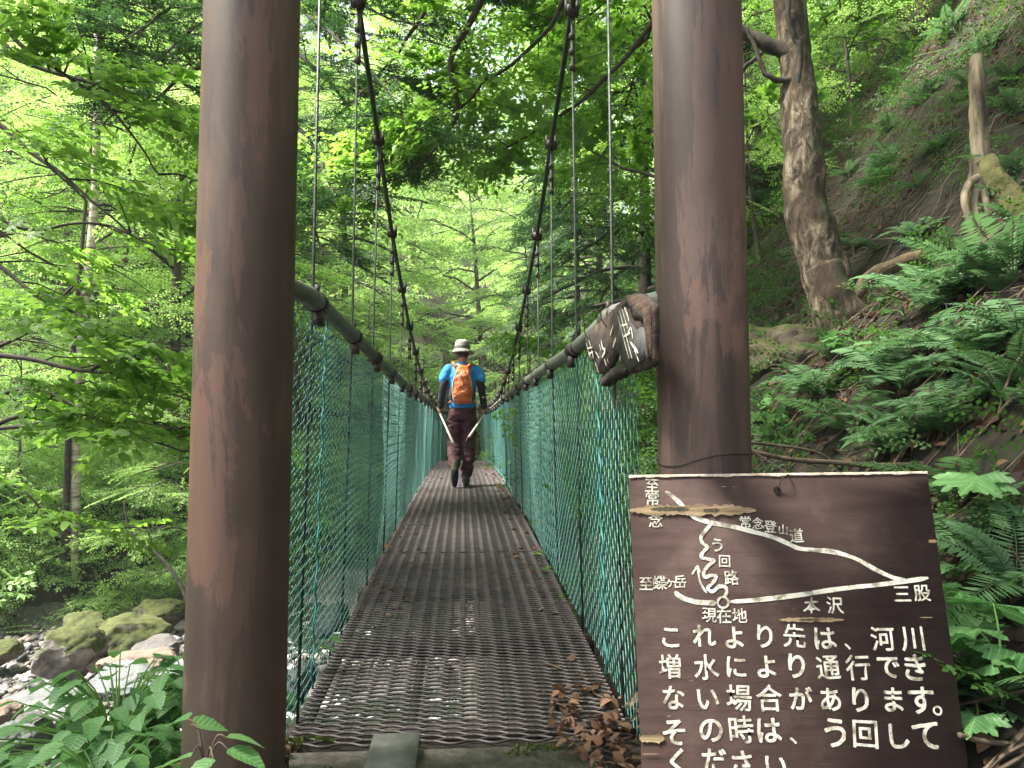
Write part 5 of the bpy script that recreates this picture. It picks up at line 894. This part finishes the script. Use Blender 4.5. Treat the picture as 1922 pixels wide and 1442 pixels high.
place(g, SP[:2], np.stack([x, y, z + r.random(n) ** 1.3 * np.clip(.25 + .35 * tline(x, y), .2, .8)], 1), np.stack([np.cos(a), np.sin(a), r.uniform(-.3, .35, n)], 1), r.uniform(.45, .9, n), r, .6); tag(g.build('riverside_shrubs', M['leaf_pale']), 'pale leafy growth hanging over the far edge of the riverbed', 'undergrowth', kind='stuff')
x, y, z, r = scatter(2600, .62, 4, 2.9, 26, lambda x, y, z: (x > .68 + 0 * y) & (x < 1.5 + .1 * y) & ((y > 4.2) | (x < 1.2)), 2); n = len(x); g = Geo(); a = r.uniform(0, 6.28, n)
place(g, SP[:2], np.stack([x, y, z + r.random(n) * .75], 1), np.stack([np.cos(a), np.sin(a), r.uniform(-.2, .6, n)], 1), r.uniform(.4, .8, n), r, .5); tag(g.build('bankside_undergrowth', M['leaf_dark']), 'dark leafy growth crowding the right side of the bridge', 'undergrowth', kind='stuff')
x, y, z, r = scatter(6500, -60, 60, 22, 80, lambda x, y, z: (tline(x, y) > 11) & (np.abs(x - .05 * y) < .8 * y), 3); n = len(x); g = Geo(); a = r.uniform(0, 6.28, n)
place(g, SPF, np.stack([x, y, z + r.uniform(0, 1, n) * (3 + .12 * y)], 1), np.stack([np.cos(a), np.sin(a), r.uniform(-.4, .1, n)], 1), r.uniform(2.0, 3.6, n), r, .4); tag(g.build('distant_wood', M['leaf_pale']), 'mass of pale green woodland on the far hillside', 'wood', kind='stuff')
x, y, z, r = scatter(14000, 1.0, 20, 1.2, 26, lambda x, y, z: (x > 1.1) & (x < .85 * y + 1.5), 4); n = len(x); q = (n2(x, y, .9, 2, 8.0) > -.5); x, y, z = x[q], y[q], z[q]; n = len(x); a = r.uniform(0, 6.28, n); g = Geo()
place(g, SP[:2], np.stack([x, y, z + .02 + r.random(n) ** 2 * .22], 1), np.stack([np.cos(a), np.sin(a), r.uniform(-.1, .6, n)], 1), r.uniform(.18, .42, n) * (1 + .06 * y), r, .6); tag(g.build('slope_herbs', M['leaf_dark']), 'small green herbs and seedlings scattered over the right slope', 'ground cover', kind='stuff')
def leaf_litter(name, n, x0, x1, y0, y1, fn, seed, size, label, lift=.01, zf=None):
    x, y, z, r = scatter(n, x0, x1, y0, y1, fn, seed); n = len(x); z = z if zf is None else zf(x, y); a = r.uniform(0, 6.28, n); D = np.stack([np.cos(a), np.sin(a), r.normal(0, .35, n)], 1)
    Mx = frames(D, r.normal(0, .6, n)) * (size * r.uniform(.5, 1.3, n))[:, None, None]; g = Geo().inst(fine_leaf(.6, .04, 7, .5), Mx, np.stack([x, y, z + lift + .012 * r.random(n)], 1), r.beta(1.2, 2.2, n)); tag(g.build(name, M['litter'], None, True), label, 'leaf litter', kind='stuff')
leaf_litter('slope_leaf_litter', 42000, 1.0, 14, .8, 17, lambda x, y, z: (n2(x, y, 1.2, 2, 4.0) > -.45) & (x < .85 * y + 1.2), 5, .06, 'dead brown leaves strewn over the right slope')
leaf_litter('path_leaf_litter', 1100, .28, 1.25, 1.4, 2.7, lambda x, y, z: (x + .35 * (y - 1.7) > .50 + .14 * n2(x, y, 5, 2)), 6, .042, 'pile of dry brown leaves between the deck and the map board', .012, lambda x, y: np.maximum(terrain(x, y), np.where(y > 2.33, deckz(y), .012)) + .008 * np.random.default_rng(1).random(len(x)))
leaf_litter('deck_leaf_litter', 700, -.52, .52, 2.4, 16, lambda x, y, z: (np.abs(x) > .36 + .1 * n2(x, y, 2, 2)) & (np.random.default_rng(2).random(len(x)) < np.where(x > 0, 1, .35)), 7, .045, 'bits of dead leaf along the edges of the deck', .006, lambda x, y: deckz(y))
leaf_litter('bank_leaf_litter', 2600, -1.6, -.5, 1.4, 3.2, lambda x, y, z: z > -1.6, 8, .06, 'dead leaves on the near bank beside the left post')
def sticks(name, n, x0, x1, y0, y1, fn, seed, lr, rad_, label, zf=None):
    x, y, z, r = scatter(n, x0, x1, y0, y1, fn, seed); n = len(x); z = z if zf is None else zf(x, y); g = Geo(); a = r.uniform(0, 6.28, n); l = r.uniform(*lr, n); s = np.linspace(-.5, .5, 6)
    P = np.stack([x, y, z + .02], 1)[:, None] + np.stack([np.cos(a), np.sin(a), 0 * a], 1)[:, None] * (l[:, None] * s[None])[..., None]; P[..., 2] = (terrain(P[..., 0], P[..., 1]) if zf is None else zf(P[..., 0], P[..., 1])) + rad_ + r.uniform(0, .10 if zf is None else .004, n)[:, None]; b = r.normal(0, .12, n)[:, None] * (s ** 2)[None] * l[:, None] * 4; P[..., 0] -= b * np.sin(a)[:, None]; P[..., 1] += b * np.cos(a)[:, None]
    t = np.arange(3) * 2.094; off = rad_ * np.stack([np.cos(t), np.sin(t) * .7, np.sin(t)], 1); V = P[:, :, None] + off[None, None] * r.uniform(.5, 1.4, n)[:, None, None, None]; q = (np.arange(n)[:, None, None] * 6 + np.arange(5)[None, :, None]) * 3; k = np.arange(3)[None, None]; kn = (k + 1) % 3
    g.add(V, np.stack([q + k, q + kn, q + 3 + kn, q + 3 + k], -1).reshape(-1, 4)); tag(g.build(name, M['twig']), label, 'twigs', kind='stuff')
sticks('slope_twigs', 5200, 1.0, 12, 1.0, 14, lambda x, y, z: x > 1, 9, (.15, .8), .0045, 'dry twigs and rootlets lying over the right slope')
sticks('deck_twigs', 90, -.5, .5, 2.5, 11, lambda x, y, z: np.abs(x) > .34, 10, (.06, .22), .003, 'small dry twigs along the edges of the deck', lambda x, y: deckz(y) + .004)
sticks('path_twigs', 70, .1, 1.2, 1.4, 2.4, lambda x, y, z: x > .3, 11, (.08, .3), .003, 'thin twigs among the dry leaves by the map board', lambda x, y: 0 * x + .02)
def moss_tuft(cx, cy, cz, rx, ry, label, seed):
    r = np.random.default_rng(seed); n = 260; a = r.uniform(0, 6.28, n); q = np.sqrt(r.random(n)); x = cx + rx * q * np.cos(a); y = cy + ry * q * np.sin(a); k_ = n2(x, y, 30, 2, seed) > -.15; x, y, q = x[k_], y[k_], q[k_]; n = len(x); D = np.stack([r.normal(0, .5, n), r.normal(0, .5, n), np.ones(n)], 1); Mx = frames(D, r.uniform(0, 6, n)) * (.013 * r.uniform(.5, 1.4, n))[:, None, None]
    tag(Geo().inst(LEAF, Mx, np.stack([x, y, cz + .012 * (1 - q ** 2)], 1), r.random(n)).build('moss_patch', M['moss_leaf']), label, 'moss')
M['moss_leaf'] = leaf_mat('moss_shoots', (0.035, 0.06, 0.008), (0.10, 0.14, 0.02), .2)
moss_tuft(-.47, 2.36, .004, .09, .035, 'tuft of moss at the front left corner of the grating', 1); moss_tuft(.20, 2.26, .004, .09, .035, 'patch of moss under the front edge of the grating near the dry leaves', 2); moss_tuft(-.40, 2.12, .012, .10, .04, 'mossy patch on the concrete left of the steel plate', 3)
for k, (u, v, Y, a, rl, col) in enumerate([(716, 1056, 5.2, .4, .6, 'curled pale dead leaf standing at the left edge of the deck'), (1000, 1077, 4.9, .1, .1, 'yellow green fallen leaf on the right half of the deck')]):
    g = Geo().inst(fine_leaf(.5, .03, 9, .6), frames(np.array([[math.cos(a), math.sin(a), .3]]), np.array([rl])) * .09, np.zeros((1, 3)), np.array([.9])); o = g.build('fallen_leaf', M['litter'] if k == 0 else M['leaf_pale'], None, True); p = at(u, v, Y); o.location = (p[0], p[1], float(deckz(p[1])) + .012); tag(o, col, 'leaf')

# damp forest air
def haze(density):
    g = Geo(); box(g, (0, 59, 34), (330, 244, 76)); m = bpy.data.materials.new('damp_air'); m.use_nodes = True; nt = m.node_tree; nt.nodes.remove(nt.nodes['Principled BSDF']); v = N(nt, 'ShaderNodeVolumePrincipled'); v.inputs['Color'].default_value = (.9, .95, .97, 1); v.inputs['Density'].default_value = density; nt.links.new(v.outputs[0], nt.nodes['Material Output'].inputs['Volume'])
    tag(g.build('haze', m), 'thin pale damp air among the trees', 'haze', kind='stuff')
haze(0.001)
